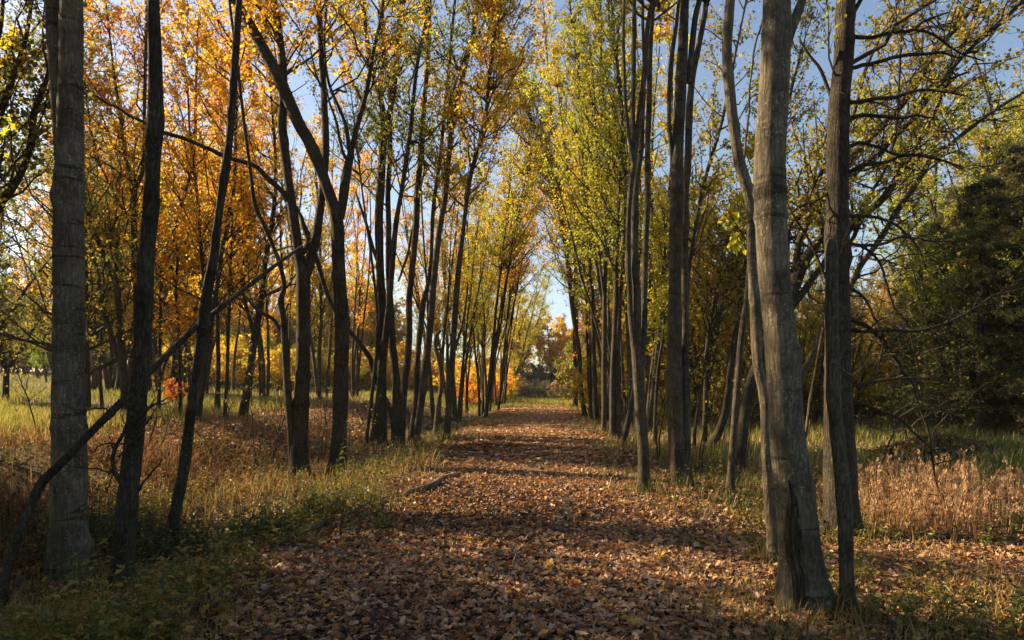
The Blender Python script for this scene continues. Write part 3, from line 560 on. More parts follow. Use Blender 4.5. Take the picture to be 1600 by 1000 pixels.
tree("branching_tree", "trunk at the right path edge parting low into several close upright stems", [
    [(1007, 772, 19), (1005, 700, 17), (1001, 650, 17), (998, 600, 17), (995, 560, 16), (990, 530, 11), (985, 487, 9), (984, 450, 9), (982, 425, 9), (982, 350, 8), (985, 300, 7), (991, 250, 8), (997, 200, 8), (1000, 170, 8), (1006, 125, 8), (1009, 87, 7), (1012, 37, 7), (1020, 0, 6)],
    [(997, 570, 12), (996, 520, 12), (995, 450, 12), (992, 425, 12), (992, 350, 12), (993, 300, 11), (997, 267, 9), (1002, 237, 8), (1004, 200, 6), (1006, 120, 5), (1004, 0, 4)],
    [(1000, 580, 10), (1004, 550, 9), (1007, 500, 9), (1007, 437, 9), (1010, 350, 9), (1012, 300, 9), (1012, 225, 9), (1014, 175, 9), (1015, 100, 8), (1017, 50, 8), (1021, 0, 7)],
    [(990, 258, 7), (980, 187, 5), (976, 125, 5), (974, 62, 5), (975, 0, 4)],
    [(992, 250, 7), (990, 200, 7), (989, 175, 7), (990, 100, 7), (991, 32, 7), (991, 0, 6)]],
    M_TAN, OLIVE, H=15, zc=7.0, n1=84, L1=2.5, nl=12, leans=[0, 0.04, 0.1, -0.04, 0.03])
tree("young_tree", "thin dark stem leaning right just past the trunk at the path edge", [
    [(892 + 80, 702, 9), (985, 640, 8), (996, 570, 4), (1004, 540, 4), (1018, 510, 4), (1042, 480, 3), (1046, 470, 2)]], M_DARK, YELGR, H=6, zc=2.2, n1=12, L1=1.4, nl=8)
tree("young_tree", "dark thin stem behind the thick straight trunk, leaning away to the right", [
    [(1085, 706, 6), (1087, 662, 5), (1097, 600, 4), (1107, 537, 4), (1122, 495, 4), (1137, 450, 4), (1150, 420, 3), (1165, 392, 3)]], M_DARK, OLIVE, H=7, zc=2.6, n1=26, L1=1.8, nl=6)
tree("leaning_slender_tree", "long thin stem slanting up to the right out from behind the thick straight trunk", [
    [(1068, 720, 8), (1072, 560, 7), (1075, 440, 6), (1087, 350, 6), (1100, 287, 6), (1112, 245, 6), (1122, 212, 5), (1132, 172, 5), (1146, 100, 4), (1160, 30, 3)]], M_TAN, OLIVE, H=14, zc=4.0, n1=50, L1=2.2, nl=10)
tree("curved_tree", "dark trunk bowed at the foot between the thick straight trunk and the pale pole", [
    [(1106, 702, 14), (1118, 685, 14), (1128, 660, 14), (1135, 625, 13), (1140, 575, 12), (1147, 537, 12), (1152, 500, 10), (1157, 470, 10), (1163, 430, 9), (1172, 380, 8), (1190, 310, 7), (1210, 240, 6)]], M_DARK, OLIVE, H=12, zc=3.6, n1=80, L1=2.6, nl=9, leafless=0.2)
tree("slender_tree", "straight brown trunk in the shade right of the thick straight trunk", [
    [(1100, 700, 10), (1102, 640, 8), (1104, 560, 7), (1110, 500, 7), (1118, 460, 6), (1126, 420, 5), (1140, 350, 4)]], M_DARK, OLIVE, H=11, zc=3.6, n1=60, L1=2.4, nl=9, leafless=0.2)
tree("slender_tree", "thin crooked stem directly left of the thick straight trunk", [
    [(1022, 700, 5), (1024, 640, 5), (1028, 580, 5), (1036, 520, 4), (1040, 430, 3), (1037, 330, 3)]], M_DARK, YELGR, H=9, zc=3.2, n1=30, L1=2.0, nl=10)
tree("slender_tree", "sunlit pale stem leaning over the path, first of the close row on the right", [
    [(914, 652, 8), (907, 600, 7), (905, 550, 7), (897, 500, 7), (891, 450, 7), (886, 400, 6), (880, 350, 6), (875, 307, 5), (870, 267, 5), (855, 232, 4), (837, 205, 3), (815, 150, 3), (800, 120, 2)],
    [(886, 400, 5), (876, 340, 4), (866, 300, 3), (850, 270, 3), (832, 245, 2)],
    [(888, 420, 5), (868, 300, 4), (850, 230, 3), (825, 175, 3), (800, 125, 2)],
    [(893, 460, 5), (880, 330, 4), (868, 230, 4), (858, 130, 3), (850, 20, 3)],
    [(896, 490, 5), (884, 380, 4), (870, 290, 3), (845, 245, 3), (815, 215, 2)]], M_TAN, mix2(GOLD, YELGR, .6), H=19, zc=6.4, n1=270, L1=3.4, nl=15)
tree("slender_tree", "dark upright trunk right behind the pale leaning stem of the right row", [
    [(899, 637, 9), (899, 550, 8), (900, 475, 8), (899, 400, 6), (893, 330, 6), (886, 260, 5), (878, 180, 4), (870, 90, 3)],
    [(900, 470, 6), (908, 430, 5), (911, 380, 5), (910, 300, 4), (907, 220, 4), (904, 100, 3)]], M_DARK, mix2(YELGR, GREEN, .45), H=18, zc=5.5, n1=140, L1=3.4, nl=14)
tree("slender_tree", "dark-footed stem of the right row with small yellow leaves round its middle", [
    [(932, 664, 8), (929, 600, 8), (927, 525, 7), (925, 450, 6), (922, 437, 6), (920, 375, 6), (916, 312, 5), (914, 250, 5), (912, 200, 5), (906, 130, 4), (896, 60, 3), (890, 0, 3)]], M_DARK, mix2(YELGR, GREEN, .45), H=17, zc=3.8, n1=120, L1=2.8, nl=14)
tree("slender_tree", "tallest straight stem of the right row, dark up to the leaves", [
    [(943, 677, 7), (944, 640, 8), (944, 550, 8), (945, 450, 7), (946, 400, 7), (947, 325, 6), (950, 250, 6), (948, 190, 5), (940, 110, 4), (938, 0, 3)],
    [(945, 470, 5), (936, 400, 4), (931, 330, 4), (933, 260, 4), (930, 200, 3)]], M_TAN, mix2(YELGR, GREEN, .45), H=17, zc=5.0, n1=120, L1=2.8, nl=13)
tree("twin_stemmed_tree", "pair of joined stems ending the close right row, left stem pale, right one dark", [
    [(957, 685, 10), (957, 600, 9), (960, 525, 8), (963, 450, 8), (962, 425, 6), (965, 375, 5), (969, 275, 4), (972, 200, 4), (968, 120, 4), (955, 60, 3), (950, 0, 3)],
    [(967, 687, 10), (965, 600, 8), (966, 525, 8), (969, 470, 6), (974, 400, 6), (977, 330, 5), (976, 250, 5), (966, 130, 4), (955, 0, 3)]], M_TAN, mix2(YELGR, GREEN, .45), H=16, zc=4.8, n1=130, L1=2.6, nl=13)
# ------------------------------------------------------------------ trees farther off: one of each shape is built, the rest are copies
def leaning_line(rng, p, d, L, r0, r1, n, wob_=0.05, up=0.03):
    P = [np.array(p, float)]; d = unit(np.array(d, float))
    for i in range(n): d = unit(d+rng.normal(size=3)*wob_+np.array([0, 0, up])); P.append(P[-1]+d*L/n)
    return np.array(P), np.linspace(r0, r1, n+1)
def far_tree(kind, seed):
    rng = R(seed); lines = []
    root = empty({'slender': "slender_tree", 'spreading': "autumn_tree", 'thin': "autumn_tree", 'arching': "arching_tree", 'distant': "distant_tree", 'bush': "shrub", 'sapling': "sapling"}[kind], (0, 0, 0), "x", "shrub" if kind == 'bush' else "tree")
    if kind == 'slender':
        for k in range(int(rng.integers(2, 5))):
            a = rng.uniform(0, 6.28); l = rng.uniform(0.02, 0.2)
            lines.append(leaning_line(rng, (0.22*math.cos(a), 0.22*math.sin(a), -0.3), (l*math.cos(a), l*math.sin(a), 1), rng.uniform(14, 18), rng.uniform(0.06, 0.12), 0.01, 14, 0.035, 0.02))
        for P, r in list(lines):
            if rng.random() < 0.7:
                i = int(rng.integers(4, 7)); a = rng.uniform(0, 6.28)
                lines.append(leaning_line(rng, P[i], (0.35*math.cos(a), 0.35*math.sin(a), 1), 8, r[i]*0.7, 0.01, 9, 0.04, 0.04))
        kw = dict(zc=3.8, n1=84, L1=2.5, n2=8, nl=12, leaf=0.088, el=(25, 65))
    elif kind == 'spreading':
        h = rng.uniform(1.6, 3.2); P, r = leaning_line(rng, (0, 0, -0.3), (rng.normal()*0.12, rng.normal()*0.12, 1), h+0.3, 0.2, 0.16, 5, 0.05); lines.append((P, r))
        for k in range(int(rng.integers(3, 6))):
            a = rng.uniform(0, 6.28); l = rng.uniform(0.15, 0.6)
            lines.append(leaning_line(rng, P[-1], (l*math.cos(a), l*math.sin(a), 1), rng.uniform(8, 12), 0.11, 0.012, 12, 0.06, 0.03))
        kw = dict(zc=1.8, n1=150, L1=3.4, n2=8, nl=12, leaf=0.11, el=(-5, 60))
    elif kind == 'arching':
        for k in range(3):
            a = rng.uniform(-0.7, 0.7); l = rng.uniform(0.03, 0.1)
            lines.append(leaning_line(rng, (0.2*math.cos(a), 0.2*math.sin(a), -0.3), (l*math.cos(a), l*math.sin(a), 1), rng.uniform(14, 17), rng.uniform(0.06, 0.1), 0.01, 14, 0.03, 0.0))
        kw = dict(zc=6.2, n1=130, L1=3.4, n2=8, nl=15, leaf=0.088, el=(10, 60))
    elif kind == 'thin':
        for k in range(int(rng.integers(2, 4))):
            a = rng.uniform(0, 6.28); l = rng.uniform(0.03, 0.28)
            P, r = leaning_line(rng, (0.2*math.cos(a), 0.2*math.sin(a), -0.3), (l*math.cos(a), l*math.sin(a), 1), rng.uniform(12, 16), rng.uniform(0.08, 0.15), 0.01, 14, 0.05, 0.012); lines.append((P, r))
            for q in range(3):
                i = int(rng.integers(2, 7)); a = rng.uniform(0, 6.28); l = rng.uniform(0.25, 0.6)
                lines.append(leaning_line(rng, P[i], (l*math.cos(a), l*math.sin(a), 1), rng.uniform(6, 9), r[i]*0.65, 0.008, 10, 0.06, 0.03))
        kw = dict(zc=2.2, n1=170, L1=2.9, n2=9, nl=13, leaf=0.088, el=(5, 60))
    elif kind == 'distant':
        P, r = leaning_line(rng, (0, 0, -0.5), (rng.normal()*0.05, rng.normal()*0.05, 1), 13, 0.25, 0.02, 10, 0.05); lines.append((P, r))
        for k in range(4):
            a = rng.uniform(0, 6.28); lines.append(leaning_line(rng, P[2], (0.5*math.cos(a), 0.5*math.sin(a), 1), rng.uniform(7, 10), 0.12, 0.02, 8, 0.08, 0.02))
        kw = dict(zc=0.3, n1=190, L1=3.4, n2=6, nl=10, leaf=0.3, tr=0.012, el=(-15, 55))
    elif kind == 'sapling':
        for k in range(int(rng.integers(1, 3))):
            a = rng.uniform(0, 6.28); l = rng.uniform(0.0, 0.3); P, r = leaning_line(rng, (0.05*math.cos(a), 0.05*math.sin(a), -0.1), (l*math.cos(a), l*math.sin(a), 1), rng.uniform(2.4, 4.2), 0.016, 0.004, 12, 0.09, 0.0); lines.append((P, r))
        kw = dict(zc=0.6, n1=26, L1=1.0, n2=5, nl=2, leaf=0.06, tr=0.003, el=(15, 65), leafless=0.5)
    elif kind == 'bush':
        for k in range(9):
            a = rng.uniform(0, 6.28); l = rng.uniform(0.1, 0.9)
            lines.append(leaning_line(rng, (0.25*math.cos(a), 0.25*math.sin(a), -0.1), (l*math.cos(a), l*math.sin(a), 1), rng.uniform(1.4, 2.6), 0.02, 0.005, 6, 0.1, 0.0))
        kw = dict(zc=0.15, n1=80, L1=0.9, n2=6, nl=9, leaf=0.09, tr=0.004, el=(0, 60))
    for P, r in lines:
        stem_mesh(P, r, np.zeros(3), M_TWIG if kind == 'bush' else (M_TAN if kind == 'slender' else M_DARK), root, rng, 7, 0.15 if P[0, 2] < 0 else 0, "stem" if kind == 'bush' else "trunk")
    mb = MB(); crown_branches(mb, rng, lines, **kw); mb.build("crown", [M_TWIG, M_LEAF], root)
    return root
def evergreen(seed):
    rng = R(seed); root = empty("evergreen_tree", (0, 0, 0), "x", "evergreen"); Hh = 13.0
    P, r = leaning_line(rng, (0, 0, -0.3), (0.02, 0.02, 1), Hh, 0.2, 0.02, 14, 0.012, 0.0); stem_mesh(P, r, np.zeros(3), M_DARK, root, rng, 9, 0.2)
    n = 230; z = rng.random(n)**0.8*(Hh-0.9)+0.5; az = rng.uniform(0, 6.28, n); L = (1-z/Hh)**0.75*4.6*rng.uniform(0.6, 1.1, n)+0.25
    K = 6; u = np.linspace(0, 1, K); d = np.stack([np.cos(az), np.sin(az), np.full(n, 0.12)], -1)
    c = np.stack([np.interp(z, P[:, 2], P[:, 0]), np.interp(z, P[:, 2], P[:, 1]), z], -1)
    B = c[:, None]+d[:, None]*L[:, None, None]*u[None, :, None]; B[:, :, 2] -= 0.34*L[:, None]*u[None]**1.8
    mb = MB(); tubes(mb, B, 0.03*(1-0.85*u)[None]*np.ones((n, 1)), 4, 0, cap=False)
    n2 = 11; N2 = n*n2; par = np.repeat(np.arange(n), n2); t = rng.uniform(0.12, 1, N2); f = t*(K-1); i0 = np.minimum(f.astype(int), K-2); fr = (f-i0)[:, None]
    q = B[par, i0]*(1-fr)+B[par, i0+1]*fr; sd = np.where(rng.random(N2) < 0.5, 1, -1)[:, None]
    side = np.stack([-np.sin(az[par]), np.cos(az[par]), np.zeros(N2)], -1)*sd
    d2 = unit(d[par]*0.8+side*0.9+rng.normal(size=(N2, 3))*0.12+np.array([0, 0, -0.2])); L2 = L[par]*0.3*(1.15-t)+0.15
    u2 = np.linspace(0, 1, 3); Q = q[:, None]+d2[:, None]*L2[:, None, None]*u2[None, :, None]; tubes(mb, Q, 0.006*(1-0.7*u2)[None]*np.ones((N2, 1)), 3, 0, cap=False)
    nl = 19; idx = np.repeat(np.arange(N2), nl); m = len(idx); t3 = rng.random(m)[:, None]; pp = Q[idx, 0]*(1-t3)+Q[idx, 2]*t3
    ax = unit(d2[idx]*0.5+rand_unit(rng, m)*0.8); nn = rand_unit(rng, m); sz = rng.uniform(0.12, 0.3, m)
    kites(mb, pp, ax, nn, sz, sz*0.15, 1, np.clip(0.5+rng.normal(size=m)*0.15, 0, 1)); mb.build("crown", [M_TWIG, M_LEAF], root)
    return root
PROTO = {'sapling': [far_tree('sapling', 101+i) for i in range(4)],
         'arching': [far_tree('arching', 91+i) for i in range(2)],
         'thin': [far_tree('thin', 81+i) for i in range(6)],
         'slender': [far_tree('slender', 11+i) for i in range(6)], 'spreading': [far_tree('spreading', 31+i) for i in range(6)],
         'distant': [far_tree('distant', 51+i) for i in range(3)], 'bush': [far_tree('bush', 61+i) for i in range(3)], 'evergreen': [evergreen(71+i) for i in range(2)]}
USED = {}
rpl = R(5)
def plant(kind, X, Y, sc, color, label, group, which=None):
    pr = PROTO[kind]; i = int(rpl.integers(len(pr))) if which is None else which
    loc = (X, Y, float(ground_z(X, Y))); rz = float(rpl.uniform(0, 6.28))
    col = tuple(float(np.clip(c*rpl.uniform(0.85, 1.15), 0, 1)) for c in color)+(1.0,)
    src = pr[i]
    if id(src) not in USED:
        USED[id(src)] = 1; src.location = loc; src.rotation_euler = (0, 0, rz); src.scale = (sc, sc, sc); src["label"] = label; src["group"] = group
        for ch in src.children:
            if ch.name.startswith("crown"): ch.color = col
        return src
    return copy_tree(src, loc, rz, sc, label, group, col)
def by_px(px, Y): return (px-800)/F*Y
mix = lambda a, b, t: tuple(x*(1-t)+y*t for x, y in zip(a, b))
# left row beyond the traced trees, and the right row facing it
for i in range(10):
    Y = 30+i*2.4+rpl.uniform(-0.6, 0.6); X = path_x(Y)-rpl.uniform(2.6, 4.8)
    plant('slender', X, Y, rpl.uniform(0.75, 1.0), mix(GOLD, YELGR, rpl.random()), "slender yellow leaved tree in the far row along the left of the path", "far row of slender trees on the left of the path")
for i in range(6):
    Y = 23.5+i*2.0+rpl.uniform(-0.6, 0.6); X = path_x(Y)+rpl.uniform(3.2, 5.2)
    plant('slender', X, Y, rpl.uniform(0.85, 1.05), mix(YELGR, GOLD, rpl.random()*0.7), "slender yellow green tree in the far row along the right of the path", "far row of slender trees on the right of the path")
for side, Y, c in [(-1, 33, YELGR), (1, 31, mix(YELGR, GOLD, .5)), (-1, 42, GOLD), (-1, 49, YELGR)]:
    o = plant('arching', float(path_x(Y))+side*2.7, Y, 1.0, c, "slender tree arching its yellow crown over the far path", "trees arching over the far path")
    o.rotation_euler = (0, 0, (0 if side < 0 else math.pi)+float(rpl.uniform(-0.4, 0.4)))
# gold and orange trees in the meadow edge on the left
for i in range(24):
    near = i % 2 == 0
    px = (100+i*10 if near else 130+i*29)+float(rpl.uniform(-8, 8)); Y = float(rpl.uniform(35, 42)) if near else float(rpl.uniform(66, 80) if px < 420 else rpl.uniform(78, 90)); t = float(np.clip(0.8-(px-140)/330+rpl.normal()*0.25, 0, 1))
    plant('thin', by_px(px, Y), Y, (rpl.uniform(0.95, 1.15) if near else rpl.uniform(1.15, 1.5)), mix(mix(GOLD, YELGR, rpl.random()), ORANGE, t), "slim many branched gold or orange tree glowing beyond the leafy bank on the left", "gold and orange trees beyond the bank")
for px, Y in [(318, 41), (362, 43), (412, 40), (452, 44), (505, 42), (556, 45)]:
    plant('slender', by_px(px, Y), Y, rpl.uniform(1.0, 1.2), mix(GOLD, ORANGE, rpl.random()*.6), "tall slender gold tree standing in the meadow behind the forked trunks", "slender gold trees in the meadow")
# out past the left edge of the picture: unseen trees, added to shade the foreground
for X, Y, sc in [(-10.5, 7.2, .85), (-17, 9.0, .95), (-15, 5, .9), (-9.5, 3.4, 0.8), (-21, 6.5, 1.0), (-12, 0, .9), (-18.5, 12.5, .9), (-12.6, 10.0, .85), (-10.2, 5.4, .8), (-7.2, 6.2, .66), (-8.6, 9.0, .62), (-7.5, -1, .8), (-13.5, 7.4, .85), (-6.5, 3.4, .7), (-24, 9.5, 1.0)]:
    plant('spreading', X, Y, sc, mix(YELGR, GOLD, rpl.random()), "unseen leafy tree added left of the view to shade the foreground", "unseen shade trees left of the view")
# woods on the right
for px, Y, sc, t in [(985, 34, .8, .3), (1030, 30, .75, .4), (1050, 38, .9, .2), (1095, 29, .75, .6), (1115, 36, .85, .4), (1150, 31, .7, .7), (1165, 40, .8, .5), (1195, 28, .55, .3), (1225, 34, .75, .2), (1265, 28, .55, .5), (1300, 38, .7, .4), (1330, 30, .5, .6), (1370, 44, .7, .3), (1000, 42, 1.0, .5), (1060, 46, 1.0, .3), (1120, 50, 1.0, .6), (1240, 48, .8, .5)]:
    plant('thin', by_px(px, Y), Y, sc, mix(OLIVE, GOLD, t*0.7), "olive and yellow tree standing in the wood right of the path", "olive and yellow trees in the right hand wood")
for px, Y, sc in [(1345, 62, .95), (1400, 58, .9), (1290, 66, .95)]:
    plant('spreading', by_px(px, Y), Y, sc, PINK, "pinkish tan tree showing far back left of the evergreens", "pinkish trees far back on the right")
for px, Y, sc, which in [(1470, 25, .6, 0), (1530, 22, .66, 1), (1600, 24, .8, 0), (1500, 29, .8, 1), (1448, 33, .6, 0), (1665, 21, .75, 1), (1570, 28, .9, 0), (1395, 38, .45, 1), (1290, 36, .36, 0), (1740, 25, .8, 0)]:
    plant('evergreen', by_px(px, Y), Y, sc, (0.075, 0.092, 0.024), "dark evergreen with drooping boughs massed at the right edge of the clearing", "dark evergreens on the right", which)
for px, Y, sc in [(1510, 32, 1.25), (1590, 30, 1.3), (1462, 38, 1.15), (1660, 30, 1.3), (1555, 27, .95), (1625, 26, 1.0), (1490, 23.5, .6), (1575, 23, .62)]:
    plant('spreading', by_px(px, Y), Y, sc, mix(LIME, OLIVE, .4), "tall sunlit yellow green tree rising behind the dark evergreens", "yellow green trees behind the evergreens")
# end of the path
for px, Y, sc, col, lab in [(862, 98, .85, mix(GOLD, ORANGE, .6), "rounded golden tree closing the end of the path"), (889, 108, .85, (0.52, 0.18, 0.09), "reddish pink tree top behind the golden tree at the end of the path"),
                            (812, 98, 1.0, YELGR, "yellow green tree left of the gap of sky at the end of the path"), (905, 92, .6, OLIVE, "olive tree right of the golden tree at the end of the path")]:
    plant('distant', by_px(px, Y), Y, sc, col, lab, "trees closing the end of the path")
for px, Y, sc in [(838, 86, 1.5), (850, 85, 1.3), (826, 88, 1.6), (861, 88, 1.3), (844, 90, 1.8), (872, 90, 1.4), (816, 90, 1.6)]:
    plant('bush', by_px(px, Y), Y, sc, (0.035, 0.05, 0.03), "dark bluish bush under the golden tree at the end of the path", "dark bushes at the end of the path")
for px, Y, sc in [(918, 60, 1.2), (940, 54, 2), (948, 60, 2.4), (930, 68, 1.7), (962, 50, 2.2), (980, 46, 2.2), (912, 72, 1.4)]:
    plant('bush', by_px(px, Y), Y, sc, mix(LIME, OLIVE, .5), "light yellow green sunlit bush at the right end of the path", "light green bushes right of the path end")
for px, Y, sc in [(778, 60, 1.0), (760, 56, 1.5), (785, 68, 1.1), (748, 52, 1.5), (738, 58, 1.9)]:
    plant('bush', by_px(px, Y), Y, sc, GOLD, "gold bush at the left end of the path", "gold bushes left of the path end")
for px, Y, sc in [(828, 74, .9), (846, 75, 1.0), (837, 77, 1.1), (818, 74, 1.0), (857, 75, 1.0), (866, 72, .9)]:
    plant('bush', by_px(px, Y), Y, sc, (0.5, 0.4, 0.22), "pale dry brush across the end of the path", "pale brush at the end of the path")
# far tree line across the meadow
for i in range(30):
    px = -420+i*27+rpl.uniform(-10, 10); Y = rpl.uniform(80, 96)
    plant('distant', by_px(px, Y), Y, rpl.uniform(0.7, 1.05), mix((0.06, 0.09, 0.045), OLIVE, rpl.random()*0.35), "dim green tree in the line across the far side of the meadow", "tree line across the meadow")
for i in range(40):
    px = 380+i*28+rpl.uniform(-10, 10); Y = rpl.uniform(84, 96) if px < 800 else rpl.uniform(76, 100)
    if 640 < px < 925: continue
    plant('distant', by_px(px, Y), Y, rpl.uniform(0.8, 1.1), mix(OLIVE, GOLD, rpl.random()*0.7), "hazy yellow green tree far behind the rows along the path", "far wood behind the rows")
for i in range(46):
    px = 235+i*12+rpl.uniform(-8, 8); Y = float(rpl.uniform(48, 72) if px < 480 else rpl.uniform(64, 80))
    plant('bush', by_px(px, Y), Y, rpl.uniform(1.3, 2.3), mix(mix(ORANGE, GOLD, rpl.random()), LIME, rpl.random()*0.8), "gold and green bush along the far edge of the sunlit meadow", "bushes at the meadow edge")
for i in range(34):
    px = -200+i*17+rpl.uniform(-8, 8); Y = rpl.uniform(72, 84)
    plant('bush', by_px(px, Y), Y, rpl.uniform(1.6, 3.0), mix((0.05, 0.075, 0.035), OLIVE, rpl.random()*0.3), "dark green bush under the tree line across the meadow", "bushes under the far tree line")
plant('spreading', by_px(72, 50), 50, .42, LIME, "small light green tree standing alone in the sunlit meadow", "lone meadow tree")
plant('bush', by_px(274, 27), 27, .45, (0.6, 0.2, 0.04), "small red leaved bush on the bank left of the leaning thin trunk", "red bush on the bank")
for px, Y, sc in [(8, 25, .62), (60, 58, .9), (-70, 24, .8)]:
    plant('spreading', by_px(px, Y), Y, sc, (0.17, 0.165, 0.03), "olive leaved tree with low boughs against the pale sky at the left edge", "olive trees at the left edge")
for i in range(40):
    px = float(rpl.uniform(940, 1430)); Y = float(rpl.uniform(28, 50))
    plant('bush', by_px(px, Y), Y, rpl.uniform(.8, 1.3)*(1+(Y-28)/22), mix(OLIVE, GOLD, rpl.random()*0.6), "green and yellow thicket bush on the floor of the right hand wood", "thicket bushes in the right hand wood")

for px, Y in [(395, 14), (428, 15), (585, 15), (660, 22), (505, 17), (248, 14), (60, 13), (345, 17), (725, 25)]:
    plant('sapling', by_px(px, Y), Y, rpl.uniform(.55, .9), (0.22, 0.19, 0.03), "thin twiggy nearly bare sapling among the weeds on the left of the path", "thin saplings on the left of the path")
for px, Y in [(1030, 15), (1095, 13), (1125, 19), (1165, 14), (980, 22), (1290, 16), (1365, 13), (1420, 17), (1480, 19), (1050, 24), (1380, 22)]:
    plant('sapling', by_px(px, Y), Y, rpl.uniform(.7, 1.2), OLIVE, "thin twiggy nearly bare sapling among the trunks right of the path", "thin saplings on the right of the path")
for lst in PROTO.values():                      # shapes that were never planted are removed
    for src in lst:
        if id(src) not in USED:
            for ch in list(src.children): bpy.data.objects.remove(ch)
            bpy.data.objects.remove(src)

# ------------------------------------------------------------------ fallen wood
def log(name, label, pts, mat, cat, seg=9, lift=0.6, group=None, z0=None):
    """lying wood: every point sits on the ground under its photo pixel"""
    SEED[0] += 1; rng = R(SEED[0]); Q = []
    for px, py, w in pts:
        h = hit(px, py); r = w/2/F*h[1]; Q.append([h[0], h[1], h[2]+r*lift+0.02, r])
    S = spline(Q, 0.12); base = S[0, :3].copy(); mb = MB()
    P = S[:, :3]-base; rr = S[:, 3]; ph = rng.uniform(0, 6, 3)
    P = np.vstack([P[:1], P, ]); rr = np.concatenate([[0.002], rr]); P[0] = P[1]-(P[2]-P[1])*0.05
    tubes(mb, P[None], rr[None], seg, 0, rfun=lambda a, th: a*(1+0.08*np.sin(3*th+ph[0])[None, None, :]+0.06*np.sin(np.arange(a.shape[1])*1.1+ph[1])[None, :, None]))
    o = mb.build(name, mat, smooth=True, loc=base); tag(o, label, cat, group); return o
log("fallen_log", "weathered grey log lying along the left border of the path", [(628, 781, 5), (640, 775, 8), (668, 768, 9), (690, 757, 10)], M_LOG, "log", lift=1.2)
log("fallen_log", "short grey log end lying nearest the middle of the path", [(686, 753, 9), (702, 749, 9), (717, 746, 8)], M_LOG, "log")
log("fallen_log", "pale barkless log half buried in weeds, closest to the camera on the left border", [(428, 862, 4), (460, 846, 7), (485, 838, 8), (508, 827, 7)], M_LOG, "log", lift=2.6)
log("fallen_branch", "thin pale branch among leaves between the weathered logs", [(548, 810, 4), (565, 802, 5), (582, 792, 4)], M_LOG, "branch", lift=3.5)
log("fallen_branch", "thick dark branch on the ground at the bottom left corner", [(0, 945, 16), (20, 925, 14), (45, 908, 12), (66, 895, 9)], M_DARK, "branch")
log("fallen_branch", "long thin stick lying level across the weeds at the bottom left", [(10, 960, 4), (80, 955, 5), (160, 952, 5), (262, 957, 4)], M_DARK, "branch")
log("fallen_branch", "dark stick on the leaves in front of the golden dry grass", [(1410, 822, 5), (1440, 828, 6), (1470, 838, 6), (1512, 846, 5), (1560, 848, 3)], M_DARK, "branch")
log("fallen_branch", "bleached stick in the leaves at the bottom right of the path", [(1108, 955, 7), (1118, 968, 8), (1132, 985, 8)], M_LOG, "branch")
log("fallen_log", "dark broken log lying between the snag and the slim bent stem", [(655, 680, 6), (670, 668, 6), (685, 661, 7), (704, 660, 6), (721, 657, 4)], M_LOG, "log", lift=1.4)
log("fallen_branch", "grey stick lying across the undergrowth left of the double trunk tree", [(402, 742, 3), (420, 738, 4), (452, 728, 4)], M_LOG, "branch")
def lodged_branch():
    pts = [(-6, 1010, 20, 5.1), (3, 935, 15, 5.4), (10, 895, 13, 5.6), (25, 850, 13, 5.7), (45, 800, 14, 5.85), (65, 755, 13, 5.95), (105, 715, 12, 6.05), (150, 667, 11, 6.25), (190, 627, 11, 6.5), (232, 582, 11, 6.8), (265, 550, 10, 7.2), (312, 505, 9, 7.8), (335, 488, 8, 8.1), (385, 450, 7, 8.8), (430, 415, 6, 9.5), (472, 385, 4, 10.2)]
    Q = np.array([[*at(px, py, Y), w/2/F*Y] for px, py, w, Y in pts]); S = spline(Q, 0.12)
    base = S[0, :3].copy(); r = empty("fallen_branch", base, "long dead limb slanting up from the bottom left corner past the grey trunk", "branch")
    rng = R(9); stem_mesh(S[:, :3], S[:, 3], base, M_DEAD if False else M_DARK, r, rng, 12, 0, "limb", 0.1)
    mb = MB(); crown_branches(mb, rng, [(S[:, :3], S[:, 3])], 0.8, 16, 0.7, (-30, 60), 3, 0, tr=0.004); mb.v = [v-base for v in mb.v]; mb.build("twig_spray", M_TWIG, r)["kind"] = "stuff"
lodged_branch()
def splintered():
    r_ = R(14); b = at(203, 690, 5.85); root = empty("dead_branch", b, "spray of pale splintered dead twigs hung on the second slender trunk", "branch")
    mb = MB(); P = []; Rr = []
    for (x0, y0, x1, y1, w) in [(195, 702, 248, 632, 5), (200, 688, 240, 648, 4), (185, 715, 228, 650, 4), (193, 700, 225, 676, 3), (205, 660, 247, 630, 3), (236, 690, 246, 634, 3), (171, 742, 200, 690, 3), (247, 632, 296, 618, 2), (168, 770, 176, 735, 3), (228, 655, 262, 648, 2)]:
        Y0 = 5.82+r_.uniform(-0.08, 0.05); t = np.linspace(0, 1, 7)[:, None]; a, c = at(x0, y0, Y0), at(x1, y1, Y0-0.1)
        P.append(a*(1-t)+c*t+r_.normal(size=(7, 3))*0.006-b); Rr.append(np.linspace(w, w*0.4, 7)/2/F*Y0)
    tubes(mb, P, Rr, 6, 0); mb.build("twig_spray", M_DEAD, root, smooth=True)["kind"] = "stuff"
splintered()

